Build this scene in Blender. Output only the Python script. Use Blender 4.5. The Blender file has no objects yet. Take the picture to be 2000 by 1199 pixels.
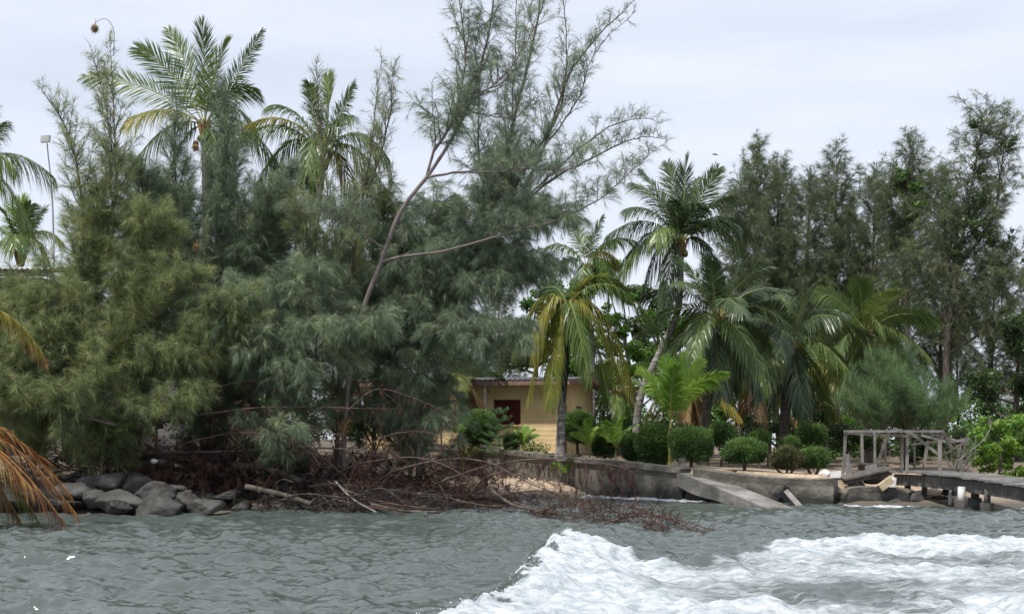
import bpy, math, random
import numpy as np
from mathutils import Vector
R = math.radians
PI = math.pi
scene = bpy.context.scene
COL = scene.collection

# ------------------------------------------------------------------ camera, sky, sun, exposure
CAMH, HOR, FPX = 2.2, 850.0, 2800.0
cam_d = bpy.data.cameras.new('camera'); cam = bpy.data.objects.new('camera', cam_d); COL.objects.link(cam)
scene.camera = cam
cam.location = (0, 0, CAMH); cam.rotation_euler = (R(90), 0, 0)
cam_d.sensor_width = 36; cam_d.lens = 36*FPX/2000
cam_d.shift_y = (HOR-599.5)/2000
cam_d.clip_start = 0.1; cam_d.clip_end = 20000
scene.view_settings.view_transform = 'Standard'; scene.view_settings.look = 'None'
scene.view_settings.exposure = 0.5; scene.view_settings.gamma = 1
scene.render.resolution_x = 1024; scene.render.resolution_y = 613

SUN_EL, SUN_AZ = 62.0, -138.0       # azimuth in degrees from +Y (away from the camera), negative = left
world = bpy.data.worlds.new('World'); scene.world = world; world.use_nodes = True
nt = world.node_tree; nt.nodes.clear()
def N(t, kind, **kw):
    n = t.nodes.new(kind)
    for k, v in kw.items(): setattr(n, k, v)
    return n
wo = N(nt, 'ShaderNodeOutputWorld'); bg = N(nt, 'ShaderNodeBackground')
sky = N(nt, 'ShaderNodeTexSky', sky_type='NISHITA', sun_disc=False)
sky.sun_elevation = R(SUN_EL); sky.sun_rotation = R(SUN_AZ); sky.air_density = 1.0; sky.dust_density = 1.5
bg.inputs[1].default_value = 0.1
tc = N(nt, 'ShaderNodeTexCoord'); mp = N(nt, 'ShaderNodeMapping'); mp.inputs['Scale'].default_value = (1.0, 1.0, 7.0)
mp.inputs['Rotation'].default_value = (0, R(4), 0)
nz = N(nt, 'ShaderNodeTexNoise'); nz.inputs['Scale'].default_value = 2.2; nz.inputs['Detail'].default_value = 7; nz.inputs['Roughness'].default_value = 0.55
cr = N(nt, 'ShaderNodeValToRGB'); cr.color_ramp.elements[0].position = 0.36; cr.color_ramp.elements[0].color = (.74, .74, .74, 1)
cr.color_ramp.elements[1].position = 0.6; cr.color_ramp.elements[1].color = (.97, .97, .97, 1)
mx = N(nt, 'ShaderNodeMix', data_type='RGBA'); mx.inputs['B'].default_value = (6.2, 6.6, 7.45, 1)
nt.links.new(tc.outputs['Generated'], mp.inputs[0]); nt.links.new(mp.outputs[0], nz.inputs[0])
nt.links.new(nz.outputs[0], cr.inputs[0]); nt.links.new(cr.outputs[0], mx.inputs['Factor'])
nt.links.new(sky.outputs[0], mx.inputs['A']); nt.links.new(mx.outputs['Result'], bg.inputs[0]); nt.links.new(bg.outputs[0], wo.inputs[0])

sl = bpy.data.lights.new('sun', 'SUN'); sun = bpy.data.objects.new('sun', sl); COL.objects.link(sun)
sl.energy = 3.4; sl.angle = R(2.0); sl.color = (1.0, 0.95, 0.87)
sd = Vector((math.sin(R(SUN_AZ))*math.cos(R(SUN_EL)), math.cos(R(SUN_AZ))*math.cos(R(SUN_EL)), math.sin(R(SUN_EL))))
sun.rotation_euler = sd.to_track_quat('Z', 'Y').to_euler()
sun.location = (0, 0, 40)

# ------------------------------------------------------------------ helpers
def W(px, py, d):
    return np.array([(px-1000)*d/FPX, d, CAMH+(HOR-py)*d/FPX])
def rng(seed): return np.random.default_rng(seed)
def unit(v): return v/np.maximum(np.linalg.norm(v, axis=-1, keepdims=True), 1e-9)
def spline(pts, n):
    P = np.asarray(pts, float); m = len(P)
    if m == 2: return P[0]+(P[1]-P[0])*np.linspace(0, 1, n)[:, None]
    Q = np.vstack([2*P[0]-P[1], P, 2*P[-1]-P[-2]])
    u = np.linspace(0, m-1-1e-6, n); i = u.astype(int); t = (u-i)[:, None]
    a, b, c, d = Q[i], Q[i+1], Q[i+2], Q[i+3]
    return .5*((2*b)+(c-a)*t+(2*a-5*b+4*c-d)*t*t+(3*b-a-3*c+d)*t**3)
_tab = rng(5).random((256, 256))
def vnoise(x, y):
    xi = np.floor(x).astype(int); yi = np.floor(y).astype(int); fx = x-xi; fy = y-yi
    fx = fx*fx*(3-2*fx); fy = fy*fy*(3-2*fy)
    g = lambda a, b: _tab[a & 255, b & 255]
    return (g(xi, yi)*(1-fx)+g(xi+1, yi)*fx)*(1-fy)+(g(xi, yi+1)*(1-fx)+g(xi+1, yi+1)*fx)*fy
def fbm(x, y, o=4):
    s = 0; a = .5; t = 0
    for k in range(o):
        s = s+a*vnoise(x+17.3*k, y-9.1*k); t += a; a *= .5; x = x*2.03; y = y*2.03
    return s/t

class MB:
    """collects geometry for ONE mesh object"""
    def __init__(s): s.V = []; s.T = []; s.Q = []; s.Tm = []; s.Qm = []; s.tint = []; s.n = 0
    def add(s, V, T=None, Q=None, m=0, tint=.5):
        V = np.asarray(V, float).reshape(-1, 3)
        if T is not None and len(T): T = np.asarray(T).reshape(-1, 3)+s.n; s.T.append(T); s.Tm.append(np.full(len(T), m))
        if Q is not None and len(Q): Q = np.asarray(Q).reshape(-1, 4)+s.n; s.Q.append(Q); s.Qm.append(np.full(len(Q), m))
        s.V.append(V); s.tint.append(np.broadcast_to(np.asarray(tint, float), (len(V),))); s.n += len(V); return s
    def build(s, name, mats, parent=None, base=None, smooth=False, extra=None):
        V = np.concatenate(s.V)
        if base is not None: V = V-np.asarray(base)
        T = np.concatenate(s.T) if s.T else np.zeros((0, 3), int); Q = np.concatenate(s.Q) if s.Q else np.zeros((0, 4), int)
        me = bpy.data.meshes.new(name)
        me.vertices.add(len(V)); me.vertices.foreach_set('co', V.astype(np.float32).ravel())
        me.loops.add(T.size+Q.size); me.loops.foreach_set('vertex_index', np.concatenate([T.ravel(), Q.ravel()]).astype(np.int32))
        me.polygons.add(len(T)+len(Q))
        st = np.concatenate([np.arange(len(T))*3, len(T)*3+np.arange(len(Q))*4]).astype(np.int32)
        me.polygons.foreach_set('loop_start', st)
        mi = np.concatenate(s.Tm+s.Qm) if (s.Tm or s.Qm) else np.zeros(0)
        me.polygons.foreach_set('material_index', mi.astype(np.int32))
        me.polygons.foreach_set('use_smooth', np.full(len(T)+len(Q), bool(smooth)))
        at = me.attributes.new('tint', 'FLOAT', 'POINT'); at.data.foreach_set('value', np.concatenate(s.tint).astype(np.float32))
        if extra:
            for k, v in extra.items():
                a = me.attributes.new(k, 'FLOAT', 'POINT'); a.data.foreach_set('value', np.asarray(v, np.float32).ravel())
        for m in (mats if isinstance(mats, (list, tuple)) else [mats]): me.materials.append(m)
        me.update(calc_edges=True)
        o = bpy.data.objects.new(name, me); COL.objects.link(o)
        if parent is not None: o.parent = parent
        elif base is not None: o.location = base
        return o
def tubes(mb, P, Rr, sides=5, m=0, tint=.5):
    """P (N,n,3), Rr (N,n)"""
    P = np.asarray(P, float); Rr = np.asarray(Rr, float)
    if P.ndim == 2: P = P[None]; Rr = Rr[None]
    Nn, n, _ = P.shape
    if Nn == 0: return mb
    t = unit(np.gradient(P, axis=1))
    ref = np.where(np.abs(t[:, :1, 2:3]) > .8, np.array([1., .1, 0]), np.array([0, .1, 1.]))
    a = unit(np.cross(t, np.broadcast_to(ref, t.shape))); b = np.cross(t, a)
    th = np.arange(sides)*2*PI/sides
    V = P[:, :, None]+Rr[:, :, None, None]*(a[:, :, None]*np.cos(th)[None, None, :, None]+b[:, :, None]*np.sin(th)[None, None, :, None])
    i = np.arange(Nn)[:, None, None]; j = np.arange(n-1)[None, :, None]; k = np.arange(sides)[None, None]
    o = (i*n+j)*sides; k2 = (k+1) % sides
    Q = np.stack(np.broadcast_arrays(o+k, o+k2, o+sides+k2, o+sides+k), -1).reshape(-1, 4)
    tt = tint if np.ndim(tint) == 0 else np.repeat(np.asarray(tint), n*sides)
    mb.add(V, Q=Q, m=m, tint=tt)
    return mb
def cap_tube(mb, p, r, sides=10, m=0, tint=.5):
    """one closed tube"""
    p = np.asarray(p, float); r = np.asarray(r, float)
    p = np.vstack([p[0]+(p[0]-p[1])*1e-3, p, p[-1]+(p[-1]-p[-2])*1e-3]); r = np.concatenate([[1e-4], r, [1e-4]])
    return tubes(mb, p, r, sides, m, tint)
def box(mb, a, b, u, v, m=0, tint=.5):
    """beam from a to b; u, v full width vectors of the cross section"""
    a, b, u, v = [np.asarray(q, float) for q in (a, b, u, v)]
    V = [a-u/2-v/2, a+u/2-v/2, a+u/2+v/2, a-u/2+v/2, b-u/2-v/2, b+u/2-v/2, b+u/2+v/2, b-u/2+v/2]
    mb.add(V, Q=[[0, 3, 2, 1], [4, 5, 6, 7], [0, 1, 5, 4], [1, 2, 6, 5], [2, 3, 7, 6], [3, 0, 4, 7]], m=m, tint=tint); return mb
def beam(mb, a, b, w, h, m=0, tint=.5, up=(0, 0, 1)):
    a = np.asarray(a, float); b = np.asarray(b, float); t = unit(b-a)
    up = np.asarray(up, float)
    if abs(t@up) > .95: up = np.array([0, 1., 0])
    u = unit(np.cross(t, up)); v = np.cross(u, t)
    return box(mb, a, b, u*w, v*h, m, tint)
def empty(name, loc, label, cat, group=None):
    o = bpy.data.objects.new(name, None); COL.objects.link(o); o.location = loc; o.empty_display_size = .3
    o['label'] = label; o['category'] = cat
    if group: o['group'] = group
    return o
def tag(o, label, cat, group=None):
    o['label'] = label; o['category'] = cat
    if group: o['group'] = group
    return o
def copy_thing(root, loc, rz, sc, label):
    c = root.copy(); COL.objects.link(c); c.location = loc; c.rotation_euler = (0, 0, rz); c.scale = sc; c['label'] = label
    for ch in [o for o in bpy.data.objects if o.parent == root]:
        d = ch.copy(); COL.objects.link(d); d.parent = c
    return c

# ------------------------------------------------------------------ materials
def newmat(name):
    m = bpy.data.materials.new(name); m.use_nodes = True; t = m.node_tree
    b = t.nodes['Principled BSDF']; return m, t, b
def ramp(t, stops, src=None):
    r = N(t, 'ShaderNodeValToRGB'); e = r.color_ramp.elements
    while len(e) < len(stops): e.new(.5)
    for i, (p, c) in enumerate(stops): e[i].position = p; e[i].color = (*c, 1)
    if src is not None: t.links.new(src, r.inputs[0])
    return r
def leafmat(name, stops, trans=.3, rough=.5, spec=.35, noise=1.2):
    m, t, b = newmat(name)
    at = N(t, 'ShaderNodeAttribute', attribute_name='tint')
    tcn = N(t, 'ShaderNodeTexCoord'); nn = N(t, 'ShaderNodeTexNoise'); nn.inputs['Scale'].default_value = noise; nn.inputs['Detail'].default_value = 3
    t.links.new(tcn.outputs['Object'], nn.inputs[0])
    ad = N(t, 'ShaderNodeMath', operation='MULTIPLY_ADD'); ad.inputs[1].default_value = .9; t.links.new(nn.outputs[0], ad.inputs[0])
    sb = N(t, 'ShaderNodeMath', operation='SUBTRACT'); sb.inputs[1].default_value = .45; t.links.new(at.outputs['Fac'], sb.inputs[0]); t.links.new(sb.outputs[0], ad.inputs[2])
    r = ramp(t, stops, ad.outputs[0]); t.links.new(r.outputs[0], b.inputs['Base Color'])
    b.inputs['Roughness'].default_value = rough; b.inputs['Specular IOR Level'].default_value = spec
    if trans > 0:
        tr = N(t, 'ShaderNodeBsdfTranslucent'); hs = N(t, 'ShaderNodeHueSaturation'); hs.inputs['Value'].default_value = 1.5; hs.inputs['Hue'].default_value = .49
        t.links.new(r.outputs[0], hs.inputs['Color']); t.links.new(hs.outputs[0], tr.inputs[0])
        ms = N(t, 'ShaderNodeMixShader'); ms.inputs[0].default_value = trans
        t.links.new(b.outputs[0], ms.inputs[1]); t.links.new(tr.outputs[0], ms.inputs[2])
        t.links.new(ms.outputs[0], t.nodes['Material Output'].inputs[0])
    return m
def solid(name, stops, rough=.8, scale=3., stretch=(1, 1, 1), bump=.3, bscale=12., spec=.3, detail=6, dist=.02, wave=None):
    m, t, b = newmat(name)
    tcn = N(t, 'ShaderNodeTexCoord'); mpn = N(t, 'ShaderNodeMapping'); mpn.inputs['Scale'].default_value = stretch
    t.links.new(tcn.outputs['Object'], mpn.inputs[0])
    nn = N(t, 'ShaderNodeTexNoise'); nn.inputs['Scale'].default_value = scale; nn.inputs['Detail'].default_value = detail; nn.inputs['Roughness'].default_value = .6
    t.links.new(mpn.outputs[0], nn.inputs[0])
    r = ramp(t, stops, nn.outputs[0]); t.links.new(r.outputs[0], b.inputs['Base Color'])
    b.inputs['Roughness'].default_value = rough; b.inputs['Specular IOR Level'].default_value = spec
    n2 = N(t, 'ShaderNodeTexNoise'); n2.inputs['Scale'].default_value = bscale; n2.inputs['Detail'].default_value = 5
    t.links.new(mpn.outputs[0], n2.inputs[0])
    bp = N(t, 'ShaderNodeBump'); bp.inputs['Strength'].default_value = bump; bp.inputs['Distance'].default_value = dist
    t.links.new(n2.outputs[0], bp.inputs['Height']); t.links.new(bp.outputs[0], b.inputs['Normal'])
    return m
M = {}
M['cas_blue'] = leafmat('needles_blue_green', [(0, (0.094, 0.135, 0.090)), (.45, (0.149, 0.204, 0.128)), (.8, (0.232, 0.299, 0.174)), (1, (0.364, 0.415, 0.239))])
M['cas_olive'] = leafmat('needles_olive', [(0, (0.097, 0.136, 0.058)), (.45, (0.168, 0.221, 0.092)), (.8, (0.275, 0.319, 0.133)), (1, (0.428, 0.393, 0.186))])
M['cas_dark'] = leafmat('needles_dark', [(0, (0.056, 0.082, 0.046)), (.45, (0.094, 0.131, 0.065)), (.8, (0.156, 0.192, 0.084)), (1, (0.220, 0.229, 0.108))], noise=.6)
M['cas_young'] = leafmat('needles_fresh', [(0, (0.056, 0.112, 0.053)), (.5, (0.104, 0.189, 0.076)), (1, (0.190, 0.303, 0.120))])
M['twig_dead'] = leafmat('dead_red_twigs', [(0, (0.028, 0.020, 0.017)), (.45, (0.067, 0.041, 0.035)), (.8, (0.124, 0.068, 0.054)), (1, (0.188, 0.115, 0.088))], trans=.1, spec=.1)
M['twig_dark'] = leafmat('dead_dark_twigs', [(0, (0.017, 0.015, 0.014)), (.5, (0.048, 0.041, 0.038)), (1, (0.142, 0.121, 0.107))], trans=0, spec=.1)
M['clip'] = leafmat('clipped_leaves', [(0, (0.029, 0.065, 0.020)), (.5, (0.068, 0.136, 0.034)), (1, (0.166, 0.268, 0.064))], trans=.2, noise=2)
M['clip_dull'] = leafmat('clipped_brownish_leaves', [(0, (0.040, 0.040, 0.021)), (.5, (0.075, 0.075, 0.034)), (1, (0.127, 0.149, 0.046))], trans=.2, noise=2)
M['broad'] = leafmat('broad_leaves', [(0, (0.024, 0.060, 0.014)), (.5, (0.060, 0.144, 0.024)), (1, (0.156, 0.288, 0.048))], rough=.4)
M['broad_bright'] = leafmat('bright_broad_leaves', [(0, (.05, .12, .018)), (.5, (.12, .24, .035)), (1, (.25, .38, .07))], trans=.4, rough=.4)
M['broad_dark'] = leafmat('dark_broad_leaves', [(0, (0.021, 0.039, 0.014)), (.5, (0.042, 0.073, 0.025)), (1, (0.098, 0.140, 0.042))], rough=.4, noise=.5)
M['palm'] = leafmat('palm_leaflets', [(0, (0.039, 0.077, 0.020)), (.5, (0.079, 0.135, 0.031)), (1, (0.170, 0.220, 0.051))], trans=.25, rough=.34, spec=.5, noise=.8)
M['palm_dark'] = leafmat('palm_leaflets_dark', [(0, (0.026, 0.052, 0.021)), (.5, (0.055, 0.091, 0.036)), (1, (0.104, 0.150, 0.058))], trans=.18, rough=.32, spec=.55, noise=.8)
M['palm_yel'] = leafmat('palm_leaflets_yellowing', [(0, (.07, .1, .02)), (.5, (.17, .2, .04)), (.8, (.34, .3, .06)), (1, (.5, .34, .07))], trans=.3, rough=.4, noise=.9)
M['palm_bright'] = leafmat('palm_leaflets_fresh', [(0, (.09, .2, .025)), (.5, (.17, .32, .05)), (1, (.38, .48, .1))], trans=.4, rough=.35, noise=1)
M['palm_dead'] = leafmat('palm_leaflets_dead', [(0, (.05, .03, .02)), (.35, (.17, .075, .035)), (.6, (.34, .16, .055)), (1, (.5, .38, .15))], trans=.25, rough=.55, noise=3.5)
M['palm_brown'] = leafmat('palm_leaflets_dry_brown', [(0, (.08, .05, .025)), (.5, (.2, .125, .05)), (1, (.32, .22, .1))], trans=.2, rough=.6)
M['rachis'] = solid('rachis', [(.3, (.16, .17, .05)), (.7, (.32, .3, .09))], rough=.4, bump=0)
M['rachis_or'] = solid('rachis_orange', [(.3, (.35, .16, .04)), (.7, (.5, .3, .08))], rough=.4, bump=0)
M['bark'] = solid('bark', [(.3, (.05, .04, .034)), (.7, (.13, .105, .09))], stretch=(1, 1, .3), scale=9, bump=.8)
M['bark_light'] = solid('bark_pale', [(.3, (0.098, 0.079, 0.071)), (.7, (0.195, 0.161, 0.150))], stretch=(0.750, 0.750, 0.225), scale=8, bump=.8)
M['bark_red'] = solid('bark_reddish', [(.3, (0.063, 0.039, 0.034)), (.7, (0.157, 0.111, 0.100))], stretch=(0.800, 0.800, 0.800), scale=4, bump=.5)
M['log'] = solid('dead_log', [(.35, (.03, .025, .02)), (.7, (.14, .12, .1))], scale=3, bump=.9)
M['boot'] = solid('crown_shaft', [(.3, (.12, .07, .03)), (.7, (.3, .2, .09))], scale=8, bump=.8)
M['nut'] = solid('coconut', [(.3, (.14, .13, .035)), (.7, (.26, .2, .06))], scale=3, rough=.4, bump=.1)
def palm_bark():
    m, t, b = newmat('palm_bark')
    tcn = N(t, 'ShaderNodeTexCoord'); sp = N(t, 'ShaderNodeSeparateXYZ'); t.links.new(tcn.outputs['Object'], sp.inputs[0])
    nn = N(t, 'ShaderNodeTexNoise'); nn.inputs['Scale'].default_value = 5; nn.inputs['Detail'].default_value = 6; t.links.new(tcn.outputs['Object'], nn.inputs[0])
    mpn = N(t, 'ShaderNodeMapping'); mpn.inputs['Scale'].default_value = (1.5, 1.5, 12); t.links.new(tcn.outputs['Object'], mpn.inputs[0])
    n2 = N(t, 'ShaderNodeTexNoise'); n2.inputs['Scale'].default_value = 1; n2.inputs['Detail'].default_value = 4; t.links.new(mpn.outputs[0], n2.inputs[0])
    mu = N(t, 'ShaderNodeMath', operation='MULTIPLY'); t.links.new(nn.outputs[0], mu.inputs[0]); t.links.new(n2.outputs[0], mu.inputs[1])
    r = ramp(t, [(.12, (.05, .045, .04)), (.26, (.2, .185, .17)), (.4, (.36, .34, .33))], mu.outputs[0])
    t.links.new(r.outputs[0], b.inputs['Base Color']); b.inputs['Roughness'].default_value = .85
    bp = N(t, 'ShaderNodeBump'); bp.inputs['Strength'].default_value = .8; bp.inputs['Distance'].default_value = .03
    t.links.new(n2.outputs[0], bp.inputs['Height']); t.links.new(bp.outputs[0], b.inputs['Normal'])
    return m
M['palm_bark'] = palm_bark()
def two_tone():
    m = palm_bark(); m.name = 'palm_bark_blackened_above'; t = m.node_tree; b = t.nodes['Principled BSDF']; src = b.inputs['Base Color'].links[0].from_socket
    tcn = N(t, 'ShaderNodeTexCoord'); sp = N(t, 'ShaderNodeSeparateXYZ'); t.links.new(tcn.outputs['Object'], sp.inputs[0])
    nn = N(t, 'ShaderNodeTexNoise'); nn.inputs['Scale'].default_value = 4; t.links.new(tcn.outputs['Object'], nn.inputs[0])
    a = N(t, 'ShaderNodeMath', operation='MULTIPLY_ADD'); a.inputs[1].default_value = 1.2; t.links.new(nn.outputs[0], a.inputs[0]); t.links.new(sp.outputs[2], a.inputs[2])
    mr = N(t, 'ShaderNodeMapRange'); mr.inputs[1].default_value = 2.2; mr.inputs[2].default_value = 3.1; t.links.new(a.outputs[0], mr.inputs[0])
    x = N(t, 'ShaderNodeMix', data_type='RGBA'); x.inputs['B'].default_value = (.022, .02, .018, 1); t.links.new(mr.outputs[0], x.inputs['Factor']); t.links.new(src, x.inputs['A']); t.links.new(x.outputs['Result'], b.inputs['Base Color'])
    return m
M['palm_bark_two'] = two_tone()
M['palm_bark_dark'] = solid('palm_bark_dark', [(.3, (.035, .03, .026)), (.7, (.12, .1, .085))], stretch=(1, 1, 6), scale=2, bump=.8)
M['rock'] = solid('rock', [(.3, (0.026, 0.026, 0.024)), (.5, (0.058, 0.056, 0.053)), (.75, (0.109, 0.107, 0.101))], scale=1.6, bump=.7, bscale=9, rough=.75, dist=.05)
M['rock_dark'] = solid('rock_wet', [(.35, (.015, .015, .014)), (.75, (.05, .048, .044))], scale=2, bump=.7, bscale=9, rough=.5, dist=.05)
M['wood'] = solid('weathered_wood', [(.3, (.085, .08, .075)), (.7, (.27, .26, .25))], scale=4, stretch=(1, 1, .4), bump=.5)
M['wood_dark'] = solid('dark_wood', [(.3, (.05, .045, .04)), (.7, (.16, .14, .125))], scale=4, bump=.6)
def wallmat(name, dark, mid, light, zwet):
    m, t, b = newmat(name)
    g = N(t, 'ShaderNodeNewGeometry'); sp = N(t, 'ShaderNodeSeparateXYZ'); t.links.new(g.outputs['Position'], sp.inputs[0])
    nn = N(t, 'ShaderNodeTexNoise'); nn.inputs['Scale'].default_value = 1.4; nn.inputs['Detail'].default_value = 9; nn.inputs['Roughness'].default_value = .65
    t.links.new(g.outputs['Position'], nn.inputs[0])
    r = ramp(t, [(.3, dark), (.5, mid), (.72, light)], nn.outputs[0])
    # algae stain at and below the tide mark, with a ragged upper edge
    a = N(t, 'ShaderNodeMath', operation='MULTIPLY_ADD'); a.inputs[1].default_value = .9; t.links.new(nn.outputs[0], a.inputs[0]); t.links.new(sp.outputs[2], a.inputs[2])
    mr = N(t, 'ShaderNodeMapRange'); mr.inputs[1].default_value = zwet+.3; mr.inputs[2].default_value = zwet+.65; t.links.new(a.outputs[0], mr.inputs[0])
    mxx = N(t, 'ShaderNodeMix', data_type='RGBA'); mxx.inputs['A'].default_value = (.026, .028, .024, 1)
    t.links.new(mr.outputs[0], mxx.inputs['Factor']); t.links.new(r.outputs[0], mxx.inputs['B']); t.links.new(mxx.outputs['Result'], b.inputs['Base Color'])
    b.inputs['Roughness'].default_value = .8
    n2 = N(t, 'ShaderNodeTexNoise'); n2.inputs['Scale'].default_value = 10; n2.inputs['Detail'].default_value = 6; t.links.new(g.outputs['Position'], n2.inputs[0])
    bp = N(t, 'ShaderNodeBump'); bp.inputs['Strength'].default_value = .7; bp.inputs['Distance'].default_value = .04
    t.links.new(n2.outputs[0], bp.inputs['Height']); t.links.new(bp.outputs[0], b.inputs['Normal'])
    return m
M['seawall'] = wallmat('old_concrete', (.06, .055, .045), (.13, .12, .1), (.24, .22, .19), .35)
M['concrete'] = wallmat('grey_concrete', (.1, .095, .085), (.2, .19, .175), (.32, .31, .29), -.1)
M['concrete_dark'] = wallmat('dark_concrete', (.04, .038, .034), (.08, .075, .07), (.16, .15, .135), .1)
M['render_grey'] = solid('grey_render', [(.3, (.2, .2, .2)), (.7, (.32, .32, .33))], scale=1, bump=.2)
M['white'] = solid('worn_white_paint', [(.3, (.42, .42, .42)), (.6, (.75, .75, .75))], scale=3, bump=.1)
M['white_pipe'] = solid('white_pile_paint', [(.3, (.3, .3, .28)), (.6, (.62, .62, .6))], scale=3, bump=.2)
M['shutter'] = solid('dark_red_paint', [(.3, (.06, .008, .008)), (.7, (.1, .015, .014))], scale=6, stretch=(6, 6, .3), rough=.5, bump=.1)
M['roofdark'] = solid('corroded_roof_sheet', [(.3, (.035, .037, .045)), (.7, (.12, .12, .135))], scale=2, rough=.5, bump=.2)
M['roofpale'] = solid('pale_roof_sheet', [(.3, (.4, .4, .42)), (.7, (.66, .66, .68))], scale=2, rough=.45, bump=.1)
M['fascia'] = solid('fascia_board', [(.3, (.12, .07, .055)), (.7, (.3, .2, .17))], scale=5, stretch=(4, 4, .5), bump=.3)
M['black'] = solid('black_plastic_and_shade', [(.3, (.012, .012, .013)), (.7, (.03, .03, .032))], rough=.4, bump=.05)
M['metal'] = solid('galvanised_pole', [(.3, (.18, .18, .18)), (.7, (.32, .32, .33))], rough=.4, bump=.05)
M['nest'] = solid('woven_grass', [(.3, (.1, .055, .025)), (.7, (.28, .17, .08))], scale=14, bump=1, bscale=30)
M['sand_chunk'] = solid('yellow_concrete', [(.3, (.3, .24, .14)), (.7, (.5, .42, .28))], scale=6, bump=.6)
M['turq'] = solid('turquoise_paint', [(.3, (.1, .4, .38)), (.7, (.15, .5, .48))], bump=0)
def yellow_wall():
    m, t, b = newmat('yellow_wall_paint')
    tcn = N(t, 'ShaderNodeTexCoord'); nn = N(t, 'ShaderNodeTexNoise'); nn.inputs['Scale'].default_value = 1.5; nn.inputs['Detail'].default_value = 7
    t.links.new(tcn.outputs['Object'], nn.inputs[0]); r = ramp(t, [(.3, (.66, .49, .25)), (.7, (.8, .62, .35))], nn.outputs[0])
    mpn = N(t, 'ShaderNodeMapping'); mpn.inputs['Rotation'].default_value = (R(90), 0, 0); t.links.new(tcn.outputs['Object'], mpn.inputs[0])
    wv = N(t, 'ShaderNodeTexWave', bands_direction='Z'); wv.inputs['Scale'].default_value = 1.6; wv.inputs['Distortion'].default_value = .6; wv.inputs['Detail'].default_value = 3; t.links.new(tcn.outputs['Object'], wv.inputs[0])
    bp = N(t, 'ShaderNodeBump'); bp.inputs['Strength'].default_value = .25; bp.inputs['Distance'].default_value = .02
    t.links.new(wv.outputs[1], bp.inputs['Height']); t.links.new(bp.outputs[0], b.inputs['Normal'])
    t.links.new(r.outputs[0], b.inputs['Base Color']); b.inputs['Roughness'].default_value = .8
    return m
M['yellow'] = yellow_wall()
def ground_mat():
    m, t, b = newmat('sand_and_litter')
    g = N(t, 'ShaderNodeNewGeometry'); nn = N(t, 'ShaderNodeTexNoise'); nn.inputs['Scale'].default_value = .8; nn.inputs['Detail'].default_value = 8; nn.inputs['Roughness'].default_value = .7
    t.links.new(g.outputs['Position'], nn.inputs[0])
    r = ramp(t, [(.3, (.2, .15, .1)), (.5, (.4, .31, .22)), (.7, (.52, .42, .32))], nn.outputs[0])
    n2 = N(t, 'ShaderNodeTexNoise'); n2.inputs['Scale'].default_value = 3.5; n2.inputs['Detail'].default_value = 8; n2.inputs['Roughness'].default_value = .8; t.links.new(g.outputs['Position'], n2.inputs[0])
    r2 = ramp(t, [(.5, (0, 0, 0)), (.62, (1, 1, 1))], n2.outputs[0])
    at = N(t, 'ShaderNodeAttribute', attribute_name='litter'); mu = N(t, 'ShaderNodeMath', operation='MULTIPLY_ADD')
    t.links.new(r2.outputs[0], mu.inputs[0]); t.links.new(at.outputs['Fac'], mu.inputs[1]); soil_shade = N(t, 'ShaderNodeAttribute', attribute_name='soil_shade'); t.links.new(soil_shade.outputs['Fac'], mu.inputs[2]); mu.use_clamp = True
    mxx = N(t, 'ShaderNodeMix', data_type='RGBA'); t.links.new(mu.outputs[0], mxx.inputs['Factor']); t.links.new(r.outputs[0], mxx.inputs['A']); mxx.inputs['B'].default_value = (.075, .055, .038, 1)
    wet = N(t, 'ShaderNodeAttribute', attribute_name='wet'); m3 = N(t, 'ShaderNodeMix', data_type='RGBA'); t.links.new(wet.outputs['Fac'], m3.inputs['Factor'])
    t.links.new(mxx.outputs['Result'], m3.inputs['A']); m3.inputs['B'].default_value = (.085, .075, .06, 1)
    t.links.new(m3.outputs['Result'], b.inputs['Base Color']); b.inputs['Roughness'].default_value = .9
    bp = N(t, 'ShaderNodeBump'); bp.inputs['Strength'].default_value = .6; bp.inputs['Distance'].default_value = .04
    t.links.new(n2.outputs[0], bp.inputs['Height']); t.links.new(bp.outputs[0], b.inputs['Normal'])
    return m
M['ground'] = ground_mat()
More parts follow.
